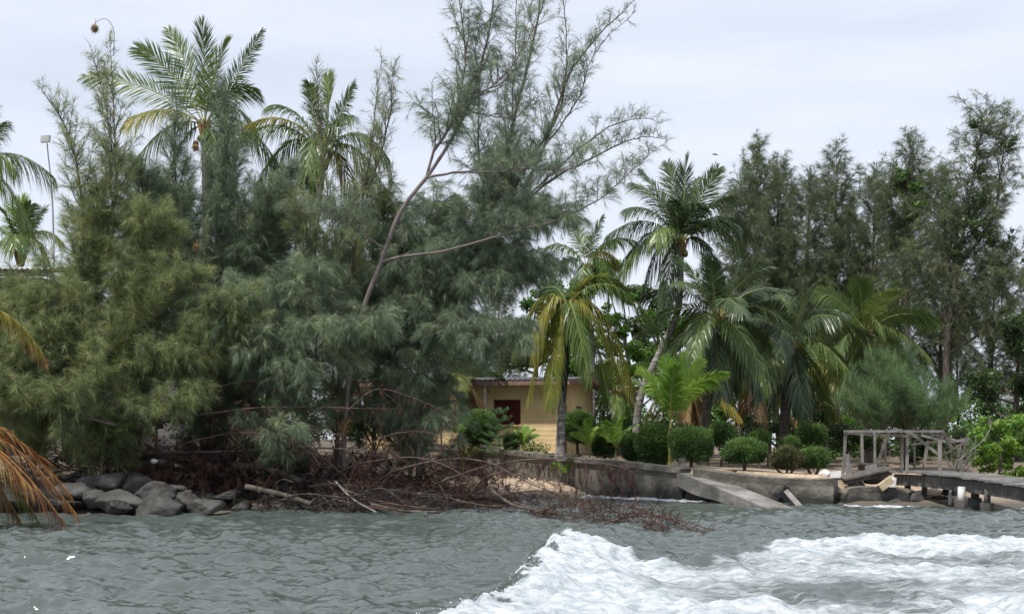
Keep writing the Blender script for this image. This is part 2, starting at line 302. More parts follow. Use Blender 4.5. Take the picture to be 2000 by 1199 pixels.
def water_mat():
    m, t, b = newmat('sea_water')
    g = N(t, 'ShaderNodeNewGeometry'); P = g.outputs['Position']
    b.inputs['Base Color'].default_value = (.066, .082, .076, 1); b.inputs['Roughness'].default_value = .05; b.inputs['IOR'].default_value = 1.62
    b.inputs['Specular IOR Level'].default_value = .5
    def nz(scale, st, detail=5, rough=.6, dist=0):
        mp_ = N(t, 'ShaderNodeMapping'); mp_.inputs['Scale'].default_value = st; t.links.new(P, mp_.inputs[0])
        q = N(t, 'ShaderNodeTexNoise'); q.inputs['Scale'].default_value = scale; q.inputs['Detail'].default_value = detail; q.inputs['Roughness'].default_value = rough; q.inputs['Distortion'].default_value = dist
        t.links.new(mp_.outputs[0], q.inputs[0]); return q.outputs[0]
    rip = nz(5, (.7, 1.2, 1), 4, .6, .3)
    bp = N(t, 'ShaderNodeBump'); bp.inputs['Strength'].default_value = .6; bp.inputs['Distance'].default_value = .04
    t.links.new(rip, bp.inputs['Height']); t.links.new(bp.outputs[0], b.inputs['Normal'])
    at = N(t, 'ShaderNodeAttribute', attribute_name='foam')
    f1 = nz(2.6, (.36, 2.6, 1), 9, .75, 1.0)
    f2 = nz(8, (.22, 2.4, 1), 6, .7, .5); fm = N(t, 'ShaderNodeMix'); fm.inputs['Factor'].default_value = .36; t.links.new(f1, fm.inputs['A']); t.links.new(f2, fm.inputs['B'])
    ad = N(t, 'ShaderNodeMath', operation='ADD'); t.links.new(fm.outputs['Result'], ad.inputs[0]); t.links.new(at.outputs['Fac'], ad.inputs[1])
    mr = N(t, 'ShaderNodeMapRange'); mr.inputs[1].default_value = .9; mr.inputs[2].default_value = 1.12; mr.inputs[4].default_value = .94; t.links.new(ad.outputs[0], mr.inputs[0])
    fb = N(t, 'ShaderNodeBsdfPrincipled'); fb.inputs['Roughness'].default_value = .6
    fc = ramp(t, [(.36, (.3, .36, .4)), (.48, (.5, .55, .59)), (.62, (.7, .73, .76))], nz(4, (.8, 1.6, 1), 8, .75)); t.links.new(fc.outputs[0], fb.inputs['Base Color'])
    b2 = N(t, 'ShaderNodeBump'); b2.inputs['Strength'].default_value = 1.0; b2.inputs['Distance'].default_value = .08
    t.links.new(nz(5, (1, 2, 1), 8, .7, .5), b2.inputs['Height']); t.links.new(b2.outputs[0], fb.inputs['Normal'])
    ms = N(t, 'ShaderNodeMixShader'); t.links.new(mr.outputs[0], ms.inputs[0]); t.links.new(b.outputs[0], ms.inputs[1]); t.links.new(fb.outputs[0], ms.inputs[2])
    t.links.new(ms.outputs[0], t.nodes['Material Output'].inputs[0])
    return m
M['water'] = water_mat()
M['foam'] = solid('spray', [(.3, (.75, .78, .8)), (.7, (.9, .92, .94))], bump=0)

# ------------------------------------------------------------------ the ground
WX = [-60, -8, -6, -4, -1.2, 1.9, 5.7, 9.9, 11, 12.6, 16, 60]
WYv = [46.5, 47, 50, 57, 58, 53, 49, 45.8, 46, 49, 53, 56]
def Wy(x): return np.interp(x, WX, WYv)
def Sy(x): return np.interp(x, [-60, -18, -13, -8, -4, 0, 2.2, 3, 5.7, 9.9, 11, 16, 60], [39, 39.6, 39.8, 41.5, 43.5, 48, 51, 51.6, 49, 45.8, 44.6, 43.6, 42])
def Lz(x): return np.interp(x, [-60, -1.2, 1.9, 5.7, 9.9, 11, 16, 60], [1.5, 1.5, 1.3, 1.0, .8, .85, .95, 1.0])
def land(x, y):
    x = np.asarray(x, float); y = np.asarray(y, float); w = Wy(x); s = np.minimum(Sy(x), w)
    L = Lz(x)+.006*np.clip(y-w, 0, 60)
    toe = np.interp(x, [-60, -6, -3, 1.9, 3, 10, 12, 14, 60], [1.4, 1.3, .55, .5, -.1, -.1, .5, .9, .95])
    beach = toe*np.clip((y-s)/np.maximum(w-s, .3), 0, 1)
    z = np.where(y > w, np.maximum(toe, 0)+(L-toe)*np.clip((y-w-.3)/.25, 0, 1), beach)
    z = np.where(y < s, -.13*(s-y), z)
    z = z+(fbm(x*.5, y*.5)-.5)*.18*np.clip((y-s)/3, .0, 1)*np.where((y > w+.05) & (x > -3) & (x < 11), .35, 1)
    back = np.clip((y-112)/14, 0, 1)
    return np.maximum(z*(1-back)-2*back, -3.0)
def gp(px, d):
    x = (px-1000)*d/FPX; return np.array([x, d, float(land(x, d))])
def grid(xs, ys, zf):
    X, Y = np.meshgrid(xs, ys); Z = zf(X, Y)
    V = np.stack([X, Y, Z], -1).reshape(-1, 3); nx = len(xs); i = np.arange(len(ys)-1)[:, None]*nx+np.arange(nx-1)[None]
    Q = np.stack([i, i+1, i+nx+1, i+nx], -1).reshape(-1, 4); return V, Q, X, Y
far = lambda a, b, n: list(a+(b-a)*(np.linspace(0, 1, n+1)[1:]**2.5))
xs = np.array(far(-26, -3000, 14)[::-1]+list(np.arange(-26, 26.01, .2))+far(26, 3000, 14))
ys = np.array([-300., -60, 0, 15, 25, 30, 34]+list(np.arange(36, 72, .2))+list(np.arange(72, 130, 1.5))+[160, 400, 3200.])
V, Q, X, Y = grid(xs, ys, land)
mb = MB(); mb.add(V, Q=Q)
Zg = V[:, 2]
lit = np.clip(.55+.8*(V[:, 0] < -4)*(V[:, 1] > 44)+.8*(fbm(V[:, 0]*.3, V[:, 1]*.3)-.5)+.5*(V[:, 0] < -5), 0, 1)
wet = np.clip((.32-Zg)/.25, 0, 1)
soil_shade = np.clip((V[:, 1]-np.interp(V[:, 0], [-60, -9, -6, -1, 3, 12, 16], [42, 42.5, 45, 56, 54, 49.5, 50.5]))/2, 0, 1)*(.55+.6*fbm(V[:, 0]*.4+3, V[:, 1]*.4))*np.where(V[:, 0] > 3, .8, 1)  # dark soil tone that also paints in the shade beneath the trees
o = mb.build('ground', M['ground'], smooth=True, extra={'litter': lit, 'wet': wet, 'soil_shade': soil_shade}); o['kind'] = 'structure'

# ------------------------------------------------------------------ the water
xs = np.array(far(-19, -6000, 22)[::-1]+list(np.arange(-19, 19.001, .048))+far(19, 6000, 22))
ys = np.array([-400., -150, -60, -20, 0, 6, 9, 11, 12.5, 13.5]+list(np.arange(14, 30, .034))+list(np.arange(30, 53, .055))+far(53, 9000, 26))
g_ = rng(3)
wav = []
for k in range(84):
    lam = .22*(30**g_.random()); a = lam*.0102*(.55+g_.random()) * (1.0 if lam < 1.2 else (1.2/lam)**.9); th = R(90)+g_.normal(0, .75)
    wav.append((2*PI/lam*math.cos(th), 2*PI/lam*math.sin(th), g_.random()*6.28, a))
def ridge_x(y): return np.interp(y, [12, 15.3, 16, 17.5, 20.1, 23, 25.8, 29], [-2.2, -.75, -.4, .04, .29, .65, 1.0, 1.3])
def waves(X, Y):
    Z = np.zeros_like(X); core = (np.abs(X) < 60) & (Y > -10) & (Y < 130)
    x = X[core]; y = Y[core]; z = np.zeros_like(x)
    x2 = x+.5*(fbm(x*.3, y*.3)-.5); y2 = y+.8*(fbm(x*.25+9, y*.25)-.5)
    for kx, ky, ph, a in wav:
        s = np.sin(kx*x2+ky*y2+ph); z += a*(1-np.abs(s)-.3634)*1.25 if (ph > 2.2) else a*s
    z *= .75+.7*fbm(x*.35, y*.22)
    z *= np.interp(y, [0, 30, 40, 47, 130], [1, .9, .6, .4, .4])
    # breaking wake wave, steep on its left, tapering into the distance
    u = x-ridge_x(y); amp = np.interp(y, [12, 16, 20, 24, 26.3, 29], [.24, .32, .38, .46, .36, 0])
    u2 = u+.25*(fbm(x*1.6, y*1.6)-.5)
    z += amp*np.where(u2 < 0, np.exp(-(u2/.3)**2), .45*np.exp(-(u2/.8)**2)+.55*np.exp(-(u2/3.)**2))
    # smooth swells rolling out towards the right-hand shore
    for (cx, cy, sx, sy, h, ro) in [(7.0, 36.0, 2.2, 1.3, .26, .25), (3.6, 33, 2.2, 1.6, .15, .1), (12.5, 37.5, 3.2, 1.4, .2, -.1), (5.0, 27.5, 3.5, 1.3, .14, .2), (10, 29, 4, 1.4, .12, .1), (2.9, 27.0, 1.3, 1.1, -.14, .5), (1.9, 28.6, 1.6, 1.2, .12, .2), (-8, 30, 5, 1.5, .05, 0), (-4, 24, 3, 1.2, .05, .2)]:
        c, s_ = math.cos(ro), math.sin(ro); dx = x-cx; dy = y-cy
        z += h*np.exp(-(((dx*c+dy*s_)/sx)**2+((-dx*s_+dy*c)/sy)**2))
    f = foam(x, y)
    z += np.clip(f-.3, 0, 1)*(.34*(fbm(x*3.2, y*3.2, 5)-.5)+.14*(fbm(x*9, y*9, 3)-.5))
    Z[core] = z; return Z
def foam(x, y):
    n = fbm(x*.7, y*.7); n2 = fbm(x*.35+5, y*.9)
    u = x-ridge_x(y)+1.0*(fbm(x*2.6+3, y*2.6, 6)-.5)
    edge = np.clip((u+.16)/.12, 0, 1)
    top = np.interp(x, [-1, 1.1, 1.5, 1.9, 2.6, 3.7, 5.1, 6.4, 8, 11, 20], [26.6, 26.9, 26.2, 25.2, 23.6, 25.2, 28.2, 29.7, 30.4, 31, 31.4])+.8*(n2-.5)*2
    tm = np.clip((top-y)/1.3, 0, 1)
    near = np.exp(-(np.clip(u, 0, 99)/np.interp(y, [15, 19, 26], [4.2, 2.6, 1.1]))**2)
    den = .51+.24*near
    den = den+.13*np.exp(-((y-28.5)/1.6)**2)*(x > 3.5)-.12*np.exp(-(((x-4.9)/1.3)**2+((y-19.5)/1.6)**2))+.25*np.clip((x-5.2)/1.2, 0, 1)*np.clip((20.5-y)/2, 0, 1)
    den = den+.3*(n-.5)+.22*(n2-.5)
    f = edge*tm*den
    s = np.minimum(Sy(x), Wy(x)); ds = s-y
    surf = np.where((x > 2.4) & (x < 7.2), .95*np.exp(-((ds-.7)/1.1)**2), 0)+np.where((x > 10.4) & (x < 12.4), .9*np.exp(-((ds-.4)/.7)**2), 0)+np.where((x > 14.5), .6*np.exp(-((ds-.5)/.5)**2), 0)
    surf = surf*(.75+.7*(fbm(x*1.1, y*1.1)-.3))
    return np.maximum(f, surf)
V, Q, X, Y = grid(xs, ys, waves)
mb = MB(); mb.add(V, Q=Q)
fo = foam(V[:, 0], V[:, 1])
o = mb.build('water', M['water'], smooth=True, extra={'foam': fo}); o['kind'] = 'structure'

# ------------------------------------------------------------------ vegetation generators
def needles(mb, P, D, r, L, w, down=.3, spread=.4, m=0, tint=.5):
    """thin needle triangles from points P along directions D"""
    n = len(P)
    if n == 0: return
    d = unit(D+r.normal(0, spread, (n, 3))+np.array([0, 0, -1.])*down*r.uniform(.4, 1.4, n)[:, None])
    L = L*r.uniform(.55, 1.15, n)[:, None]
    s = unit(np.cross(d, r.normal(0, 1, (n, 3))))*w*.5
    tip = P+d*L+np.array([0, 0, -1.])*down*.25*L
    V = np.stack([P-s, P+s, tip], 1).reshape(-1, 3)
    T = np.arange(3*n).reshape(-1, 3)
    mb.add(V, T=T, m=m, tint=np.repeat(tint, 3) if np.ndim(tint) else tint)
DP, DS, DN = 2.1, 2.9, 1.1
def casuarina(name, label, group, stems, seed, mat='cas_blue', bark='bark', Lmax=2.2, prim=3.2, el=(25, 60), curl=.35, sec=7.0, seclen=(.35, .8), per=34,
              nl=.24, nw=.011, down=.35, spread=.33, prof='cone', cat='tree', t0=.12, base=None, bare=0., tb=.0, bare_mat=None, thin=(8.5, 12.5, .35), lv=None):
    """stems: list of (points, r0, r1, from, Lscale)"""
    r = rng(seed)
    b0 = np.array(stems[0][0][0]) if base is None else base
    root = empty(name, b0, label, cat, group)
    F = MB(); B = MB(); first = True
    for st in stems:
        pts, r0, r1, ts, ls = st[:5]
        S = spline(pts, 40); k = np.arange(40)
        S = S+np.cumsum(r.normal(0, .012, (40, 3)), 0)*np.minimum(1, k/6)[:, None]
        if first: S_main = S
        else:
            qd = np.linalg.norm(S_main-S[0], axis=1); qi_ = int(np.argmin(qd))
            if qd[qi_] < .9: S = S+(S_main[qi_]-S[0])*((1-k/39)**2)[:, None]
        tm = MB(); tubes(tm, S, np.linspace(r0, r1, 40)**1, 8); tm.build('trunk' if first else 'limb', M[bark], root, b0, smooth=True); first = False
        Ls = np.linalg.norm(np.diff(S, axis=0), axis=1).sum()
        n = int(Ls*(1-ts)*prim*DP)+2
        t = ts+(1-ts)*(np.arange(n)+r.random(n))/n; ii = np.clip((t*39).astype(int), 0, 38); fr = (t*39-ii)[:, None]
        P0 = S[ii]*(1-fr)+S[ii+1]*fr; T0 = unit(S[ii+1]-S[ii])
        tt = (t-ts)/(1-ts)
        if prof == 'cone': L = Lmax*ls*np.maximum(1-tt, .06)**.65
        elif prof == 'even': L = Lmax*ls*(1-.5*tt)
        else: L = Lmax*ls*(.45+.55*np.sin(PI*np.clip(tt*.9+.1, 0, 1)))
        L = L*r.uniform(.55, 1.15, n)
        az = np.arange(n)*2.39996+r.normal(0, .5, n); e = R(1)*r.uniform(el[0], el[1], n)
        D = np.stack([np.cos(az)*np.cos(e), np.sin(az)*np.cos(e), np.sin(e)], 1); D = unit(D+T0*.35)
        m_ = 9; s = np.linspace(0, 1, m_)
        Pp = P0[:, None]+D[:, None]*(L[:, None]*s)[..., None]+np.array([0, 0, 1.])*(L[:, None]*curl*s**2)[..., None]
        Pp = Pp+np.cumsum(r.normal(0, .03, (n, m_, 3)), 1)*s[None, :, None]*L[:, None, None]
        Rr = (.006+.011*L)[:, None]*(1-.82*s)[None]
        tubes(B, Pp, Rr, 4)
        # secondaries
        ns = np.maximum(3, (L*sec*DS)).astype(int); idx = np.repeat(np.arange(n), ns)
        q = np.clip(.12+.88*r.random(len(idx))**.8, 0, .995); qi = (q*(m_-1)).astype(int); qf = (q*(m_-1)-qi)[:, None]
        A = Pp[idx, qi]*(1-qf)+Pp[idx, qi+1]*qf; Tn = unit(Pp[idx, qi+1]-Pp[idx, qi])
        d2 = unit(Tn*.75+r.normal(0, .5, (len(idx), 3))+np.array([0, 0, 1.])*(curl*.4-down*.25))
        l2 = r.uniform(*seclen, len(idx))*(1.1-.6*q)*np.minimum(1, .45+L[idx]/Lmax)
        s4 = np.linspace(0, 1, 5)
        P2 = A[:, None]+d2[:, None]*(l2[:, None]*s4)[..., None]+np.array([0, 0, 1.])*(l2[:, None]*(curl*.3-down*.5)*s4**2)[..., None]
        kz = r.random(len(idx)) < np.interp(A[:, 2], thin[:2], [1, thin[2]]); P2 = P2[kz]; l2 = l2[kz]; idx = idx[kz]
        tubes(B, P2, np.broadcast_to(np.array([.0055, .005, .0045, .004, .002]), (len(idx), 5)), 3)
        keep = r.random(len(idx)) > bare
        P2 = P2[keep]; l2 = l2[keep]; idx2 = idx[keep]
        if len(P2) == 0: continue
        cnt = np.maximum(5, (per*DN*l2/.55)).astype(int); j = np.repeat(np.arange(len(P2)), cnt)
        u = r.random(len(j))*3.999; ui = u.astype(int); uf = (u-ui)[:, None]
        PN = P2[j, ui]*(1-uf)+P2[j, ui+1]*uf; DNv = unit(P2[j, ui+1]-P2[j, ui])
        tw = np.clip(.5+tb+r.normal(0, .16, len(P2))+r.normal(0, .1, n)[idx2], 0, 1)[j]
        needles(F, PN, DNv, r, nl*1.3, nw*.78, down*.8, spread*1.6, tint=np.clip(tw+r.normal(0, .07, len(j)), 0, 1))
    B.build('branches', M[bare_mat or bark], root, b0)
    if F.n: F.build('foliage', M[mat], root, b0)
    if lv is not None:
        cl_, lm, per_, sz_ = lv; G = MB(); sub = []
        for c in cl_:
            c = np.array(c, float)
            for k in range(7): o_ = unit(r.normal(0, 1, 3))*c[3]*r.uniform(.2, .9); sub.append([*(c[:3]+o_), c[3]*r.uniform(.25, .5)])
        clump_leaves(G, np.array(sub), r, per_, sz_); G.build('leaf_clumps', M[lm], root, b0)
    return root

def frond(root, base, C, T, bow, ll=.75, hang=.5, roll=0., n=52, mat='palm', rmat='rachis', seed=0, w=.036, rr=.028, start=.14, fold=.25, skew=.5):
    r = rng(seed); s = np.linspace(0, 1, 16); C = np.asarray(C, float); T = np.asarray(T, float)
    side0 = unit(np.cross(T-C, [0, 0, 1.])+1e-6)
    def cur(s):
        s = np.asarray(s)[:, None]; return C+(T-C)*s+np.array([0, 0, 1.])*bow*(4*s*(1-s))*(1.15-.3*s)+side0*skew*.25*np.sin(s*PI)*np.linalg.norm(T-C)*.3
    mb = MB(); tubes(mb, cur(s), rr*(1-.85*s), 5, m=1)
    si = np.repeat(np.linspace(start, .995, n), 2)+r.normal(0, .004, 2*n); sd_ = np.tile([1., -1.], n)
    p = cur(si); t = unit(cur(si+.01)-cur(si-.01))
    b = np.cross(t, np.array([0, 0, 1.])); nb = np.linalg.norm(b, axis=1, keepdims=True); b = np.where(nb < .12, side0, b/np.maximum(nb, 1e-6)); b = unit(b)
    u = np.cross(b, t)
    cb, sb = math.cos(roll), math.sin(roll); b, u = b*cb+u*sb, u*cb-b*sb
    a = R(1)*(22+48*si)+r.normal(0, .06, 2*n)
    d = unit(b*sd_[:, None]*np.cos(a)[:, None]+t*np.sin(a)[:, None]+u*fold*np.cos(si*2)[:, None]+r.normal(0, .06, (2*n, 3)))
    q = np.clip((si-start)/(1-start), 0, 1)
    L = ll*(.5+.62*np.sin(PI*np.clip(q*.8+.12, 0, 1)))*np.where(q > .85, 1-(q-.85)*2.6, 1)*r.uniform(.88, 1.08, 2*n)
    hg = hang*r.uniform(.6, 1.3, 2*n)
    wv = unit(t-d*np.sum(t*d, 1, keepdims=True)); wv = unit(wv+u*r.uniform(-.5, .5, (2*n, 1)))
    st = []
    for f, ww in ((0, .5), (.3, 1.), (.65, .8), (1., 0)):
        c = p+d*(L*f*(1-.25*hg*f))[:, None]+np.array([0, 0, -1.])*(L*hg*f*f)[:, None]
        if ww > 0: st += [c-wv*w*ww*.5, c+wv*w*ww*.5]
        else: st += [c]
    V = np.stack(st, 1); k = len(V); V = V.reshape(-1, 3); o = np.arange(k)*7
    Qd = np.concatenate([np.stack([o, o+1, o+3, o+2], 1), np.stack([o+2, o+3, o+5, o+4], 1)]); Tr = np.stack([o+4, o+5, o+6], 1)
    tb = np.clip(.5+r.normal(0, .14)+r.normal(0, .1, k), 0, 1)
    mb.add(V, T=Tr, Q=Qd, tint=np.repeat(tb, 7))
    return mb.build('frond', [M[mat], M[rmat]], root, base)
def palm(name, label, group, trunk, r0, r1, fronds, seed, barkm='palm_bark', nuts=0, shaft=True, cat='palm tree', ll=.75, w=.036, n=52):
    """trunk: world points (base first); fronds: dicts or tuples (tip world, bow, hang, roll, material)"""
    base = np.array(trunk[0], float); C = np.array(trunk[-1], float); r = rng(seed)
    root = empty(name, base, label, cat, group)
    S = spline(trunk, 30); k = np.linspace(0, 1, 30)
    rad = r0+(r1-r0)*k+r0*.45*np.exp(-k*22)+.006*np.sin(np.arange(30)*2.1)
    tubes(MB(), S, rad, 12) if False else None
    mb = MB(); tubes(mb, S, rad, 12); mb.build('trunk', M[barkm], root, base, smooth=True)
    if shaft:
        mb = MB()
        for i in range(9):
            az = i*2.4; d = np.array([math.cos(az)*.35, math.sin(az)*.35, 1.]); p = C+np.array([math.cos(az), math.sin(az), 0])*r1*.5-np.array([0, 0, .35])
            tubes(mb, np.array([p, p+d*.3, p+d*.6]), np.array([.09, .06, .02]), 6)
        mb.build('crown_shaft', M['boot'], root, base)
    for i in range(nuts):
        az = r.random()*6.28; p = C+np.array([math.cos(az)*r.uniform(.15, .32), math.sin(az)*r.uniform(.15, .32), -r.uniform(.15, .6)])
        mb = MB(); th = np.linspace(0, PI, 8); tubes(mb, p+np.stack([th*0, th*0, -.13*np.cos(th)], 1), .105*np.sin(th)+.001, 8); mb.build('coconut', M['nut'], root, base, smooth=True)
    for i, f in enumerate(fronds):
        T, bow, hang, roll, mt = f[:5]; sc = f[5] if len(f) > 5 else 1
        frond(root, base, C+np.array([0, 0, .05]), T, bow, ll*sc*1.08, hang, roll, n=int(n*1.7), mat=mt, rmat='rachis_or' if mt in ('palm_dead',) else 'rachis', seed=seed*100+i, w=w)
    return root
def auto_fronds(C, k, L, seed, mats=('palm',), e_hi=82, e_lo=-45, azs=None, old=None):
    """a crown: young fronds stand up, old ones arch over and hang"""
    r = rng(seed); out = []
    for i in range(k):
        q = (i+.5)/k; az = i*2.39996+r.normal(0, .15)+seed
        e = e_hi+(e_lo-e_hi)*q**.9+r.normal(0, 5); l = L*(.8+.25*math.sin(PI*q))*r.uniform(.92, 1.06)
        ee = R(e-12-14*q); T = C+l*np.array([math.cos(az)*math.cos(ee), math.sin(az)*math.cos(ee), math.sin(ee)])
        bow = l*(.05+.16*math.sin(PI*min(1, q*1.15)))
        mt = mats[min(len(mats)-1, int(q*len(mats)))] if old is None or q < .82 else old
        out.append((T, bow, .15+.75*q+r.normal(0, .05), r.normal(0, .5), mt))
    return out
def sph(n, r):
    v = unit(r.normal(0, 1, (n, 3))); return v
def topiary(name, label, C, rx, ry, rz, seed, mat='clip', shape='round', stem=0., n=9000, group=None, stems=1, cat='bush', nl=.09, flat=0.):
    """clipped shrub: C is the centre of the leafy head"""
    r = rng(seed); C = np.array(C, float); gz = float(land(C[0], C[1])); base = np.array([C[0], C[1], gz])
    root = empty(name, base, label, cat, group)
    mb = MB()
    for i in range(stems):
        off = np.array([(i-(stems-1)/2)*.16, 0, 0]); top = C+off*3+np.array([0, 0, -rz*.2])
        tubes(mb, spline([base+off*.35-[0, 0, .1], (base*.5+top*.5)+off*.5+r.normal(0, .03, 3), top], 8), np.linspace(.07, .035, 8)/(1+.25*(stems-1)), 7)
    mb.build('stem', M['bark'], root, base, smooth=True)
    d = sph(n, r); lump = 1+.05*np.sin(d[:, 0]*9+d[:, 1]*8+seed*3)+.08*np.sin(d[:, 0]*5+seed)*np.cos(d[:, 2]*4+seed*2)+.05*np.sin(d[:, 1]*7+d[:, 2]*6)
    if shape == 'cone': k = np.clip((d[:, 2]+1)/2, 0, 1); sc = np.stack([rx*(1.25-1.05*k), ry*(1.25-1.05*k), np.full(n, rz)], 1)
    elif shape == 'box':
        dd = d/np.maximum(np.abs(d).max(1, keepdims=True), 1e-6)*.92; d2 = d*.45+dd*.55; sc = np.array([rx, ry, rz])*np.linalg.norm(d2, axis=1)[:, None]
    else: sc = np.broadcast_to(np.array([rx, ry, rz]), (n, 3))
    rad = (lump*(1-.26*r.random(n)**1.6))[:, None]
    P = C+d*sc*rad
    if flat > 0: P[:, 2] = np.maximum(P[:, 2], C[2]-rz*(1-flat)+r.normal(0, .04, n))
    nrm = unit(d/np.array([rx, ry, rz]))
    F = MB(); needles(F, P-nrm*nl*.3, nrm, r, nl, .03, -.25, .75, tint=np.clip(.42+.32*d[:, 2]+r.normal(0, .15, n), 0, 1))  # tint rises towards the top: overhead light painted into the leaf colour
    e = r.random(n) < .02; needles(F, P[e], nrm[e], r, nl*2.6, .022, -.2, .5, tint=r.uniform(.4, .9, int(e.sum())))
    # leafy inner mass, also made of leaves
    m = n//2; d = sph(m, r); P = C+d*np.array([rx, ry, rz])*.74*(r.random(m)**.25)[:, None]*(1 if shape != 'cone' else .8)
    if flat > 0: P[:, 2] = np.maximum(P[:, 2], C[2]-rz*(1-flat)*.9)
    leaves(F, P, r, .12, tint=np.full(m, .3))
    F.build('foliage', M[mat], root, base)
    return root
def leaves(mb, P, r, size, tint=None, up=.5, droop=0., m=0):
    n = len(P); nrm = unit(r.normal(0, 1, (n, 3))+np.array([0, 0, up])); a = unit(np.cross(nrm, r.normal(0, 1, (n, 3)))-np.array([0, 0, droop])); b = np.cross(nrm, a)
    s = size*r.uniform(.6, 1.25, n)[:, None]
    V = np.stack([P-a*s*.5, P+b*s*.27, P+a*s*.5, P-b*s*.27], 1).reshape(-1, 3)
    t = np.full(n, .5) if tint is None else tint
    mb.add(V, Q=np.arange(4*n).reshape(-1, 4), m=m, tint=np.repeat(t, 4))
def clump_leaves(mb, cl, r, per, size, tb=0., droop=0.):
    """cl: (k,4) centre and radius"""
    for c in cl:
        m = int(per*5*c[3]**2); d = sph(m, r); P = c[:3]+d*np.array([1, 1, .75])*c[3]*(r.random(m)**.45)[:, None]
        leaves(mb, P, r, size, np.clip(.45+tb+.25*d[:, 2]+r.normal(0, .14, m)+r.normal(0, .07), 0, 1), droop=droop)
def broadleaf(name, label, trunk, clumps, seed, mat='broad', per=420, size=.15, group=None, cat='tree', bark='bark', r0=.14, droop=0.):
    r = rng(seed); base = np.array(trunk[0]); root = empty(name, base, label, cat, group)
    S = spline(trunk, 14); mb = MB(); tubes(mb, S, np.linspace(r0, r0*.4, 14), 8); mb.build('trunk', M[bark], root, base, smooth=True)
    B = MB(); sub = []
    for c in [np.array(q_, float) for q_ in clumps]:
        i = int(np.argmin(np.linalg.norm(S-c[:3], axis=1))); i = max(3, min(i-2, 12)) if i > 3 else 3
        tubes(B, spline([S[i], S[i]*.5+c[:3]*.5+r.normal(0, .1, 3), c[:3]], 8), np.linspace(r0*.4, .012, 8), 5)
        for k in range(5):
            o_ = unit(r.normal(0, 1, 3))*c[3]*r.uniform(.4, .8); sub.append([*(c[:3]+o_), c[3]*r.uniform(.32, .6)])
            tubes(B, spline([c[:3], c[:3]+o_*.5+r.normal(0, .05, 3), c[:3]+o_*1.2], 5), np.linspace(.012, .004, 5), 3)
    B.build('branches', M[bark], root, base)
    F = MB(); clump_leaves(F, np.array(sub), r, per, size, droop=droop); F.build('foliage', M[mat], root, base)
    return root
def rock(name, label, C, size, seed, mat='rock', group=None, cat='rock', sub=26):
    r = rng(seed); th = np.linspace(0, PI, sub); ph = np.linspace(0, 2*PI, sub*2, endpoint=False)
    TH, PH = np.meshgrid(th, ph, indexing='ij'); D = np.stack([np.sin(TH)*np.cos(PH), np.sin(TH)*np.sin(PH), np.cos(TH)], -1)
    Pn = unit(r.normal(0, 1, (10, 3))); h = r.uniform(.68, 1.05, 10); dn = np.maximum(D@Pn.T, .06); rr = -np.log(np.exp(-44*(h/dn)).sum(-1))/44
    rr = np.clip(rr, .3, 1.3)*(1+.16*(fbm(np.abs(PH-PI)*2.6, TH*4+seed, 5)-.5))
    V = (D*rr[..., None]*np.array(size)).reshape(-1, 3); a = r.random()*6.28; c, s = math.cos(a), math.sin(a)
    V = V@np.array([[c, s, 0], [-s, c, 0], [0, 0, 1]])
    n = sub*2; i = np.arange(sub-1)[:, None]*n; j = np.arange(n)[None]; j2 = (j+1) % n
    Q = np.stack([i+j, i+n+j, i+n+j2, i+j2], -1).reshape(-1, 4)
    mb = MB(); mb.add(V+np.array(C), Q=Q); o = mb.build(name, M[mat], None, np.array(C), smooth=True)
    return tag(o, label, cat, group)

# ================================================================== LARGE STRUCTURES
# yellow house behind the palms
hc = W(1087, 745, 60.); hz = 1.35; HT = 4.42
u = unit(np.array([-.963, .27, 0])); v = np.array([.27, .963, 0]); O = np.array([hc[0], hc[1], 0])
def hp(a, b, z): return O+u*a+v*b+np.array([0, 0, z])
root = empty('yellow_house', hp(0, 0, hz), 'yellow plastered house with dark red shutters and a corroded dark roof behind the palms', 'house'); hb = hp(0, 0, hz)
def wall_panel(mb, f, L, z0, z1, holes, th=.16, nrm=None):
    """wall with rectangular openings; f(s, z) gives a point on the outer face"""
    ss = sorted(set([0, L]+[h[0] for h in holes]+[h[1] for h in holes])); zz = sorted(set([z0, z1]+[h[2] for h in holes]+[h[3] for h in holes]))
    for i in range(len(ss)-1):
        for j in range(len(zz)-1):
            sm, zm = (ss[i]+ss[i+1])/2, (zz[j]+zz[j+1])/2
            if any(h[0] < sm < h[1] and h[2] < zm < h[3] for h in holes): continue
            a = [f(ss[i], zz[j]), f(ss[i+1], zz[j]), f(ss[i+1], zz[j+1]), f(ss[i], zz[j+1])]
            mb.add(a+[q+nrm*th for q in a], Q=[[0, 1, 2, 3], [7, 6, 5, 4], [0, 4, 5, 1], [1, 5, 6, 2], [2, 6, 7, 3], [3, 7, 4, 0]])
LW, RW = 8.5, 6.6
fh = [(1.55, 2.75, 2.45+.2, 3.72), (5.0, 6.2, 2.65, 3.72)]
rh = [(.9, 1.75, hz+.1, 3.55), (3.5, 4.6, 2.55, 3.5)]
mb = MB(); wall_panel(mb, lambda s, z: hp(s, 0, z), LW, hz-.4, HT, fh, nrm=v); mb.build('front_wall', M['yellow'], root, hb)
mb = MB(); wall_panel(mb, lambda s, z: hp(0, s+.16, z), RW, hz-.4, HT, rh, nrm=u)
mb.add([hp(0, .16, HT), hp(0, RW+.16, HT), hp(0, RW/2+.1, HT+.16), hp(.16, .16, HT), hp(.16, RW+.16, HT), hp(.16, RW/2+.1, HT+.16)], T=[[0, 1, 2], [5, 4, 3]], Q=[[1, 0, 3, 4], [2, 1, 4, 5], [0, 2, 5, 3]])
mb.build('gable_wall', M['yellow'], root, hb)
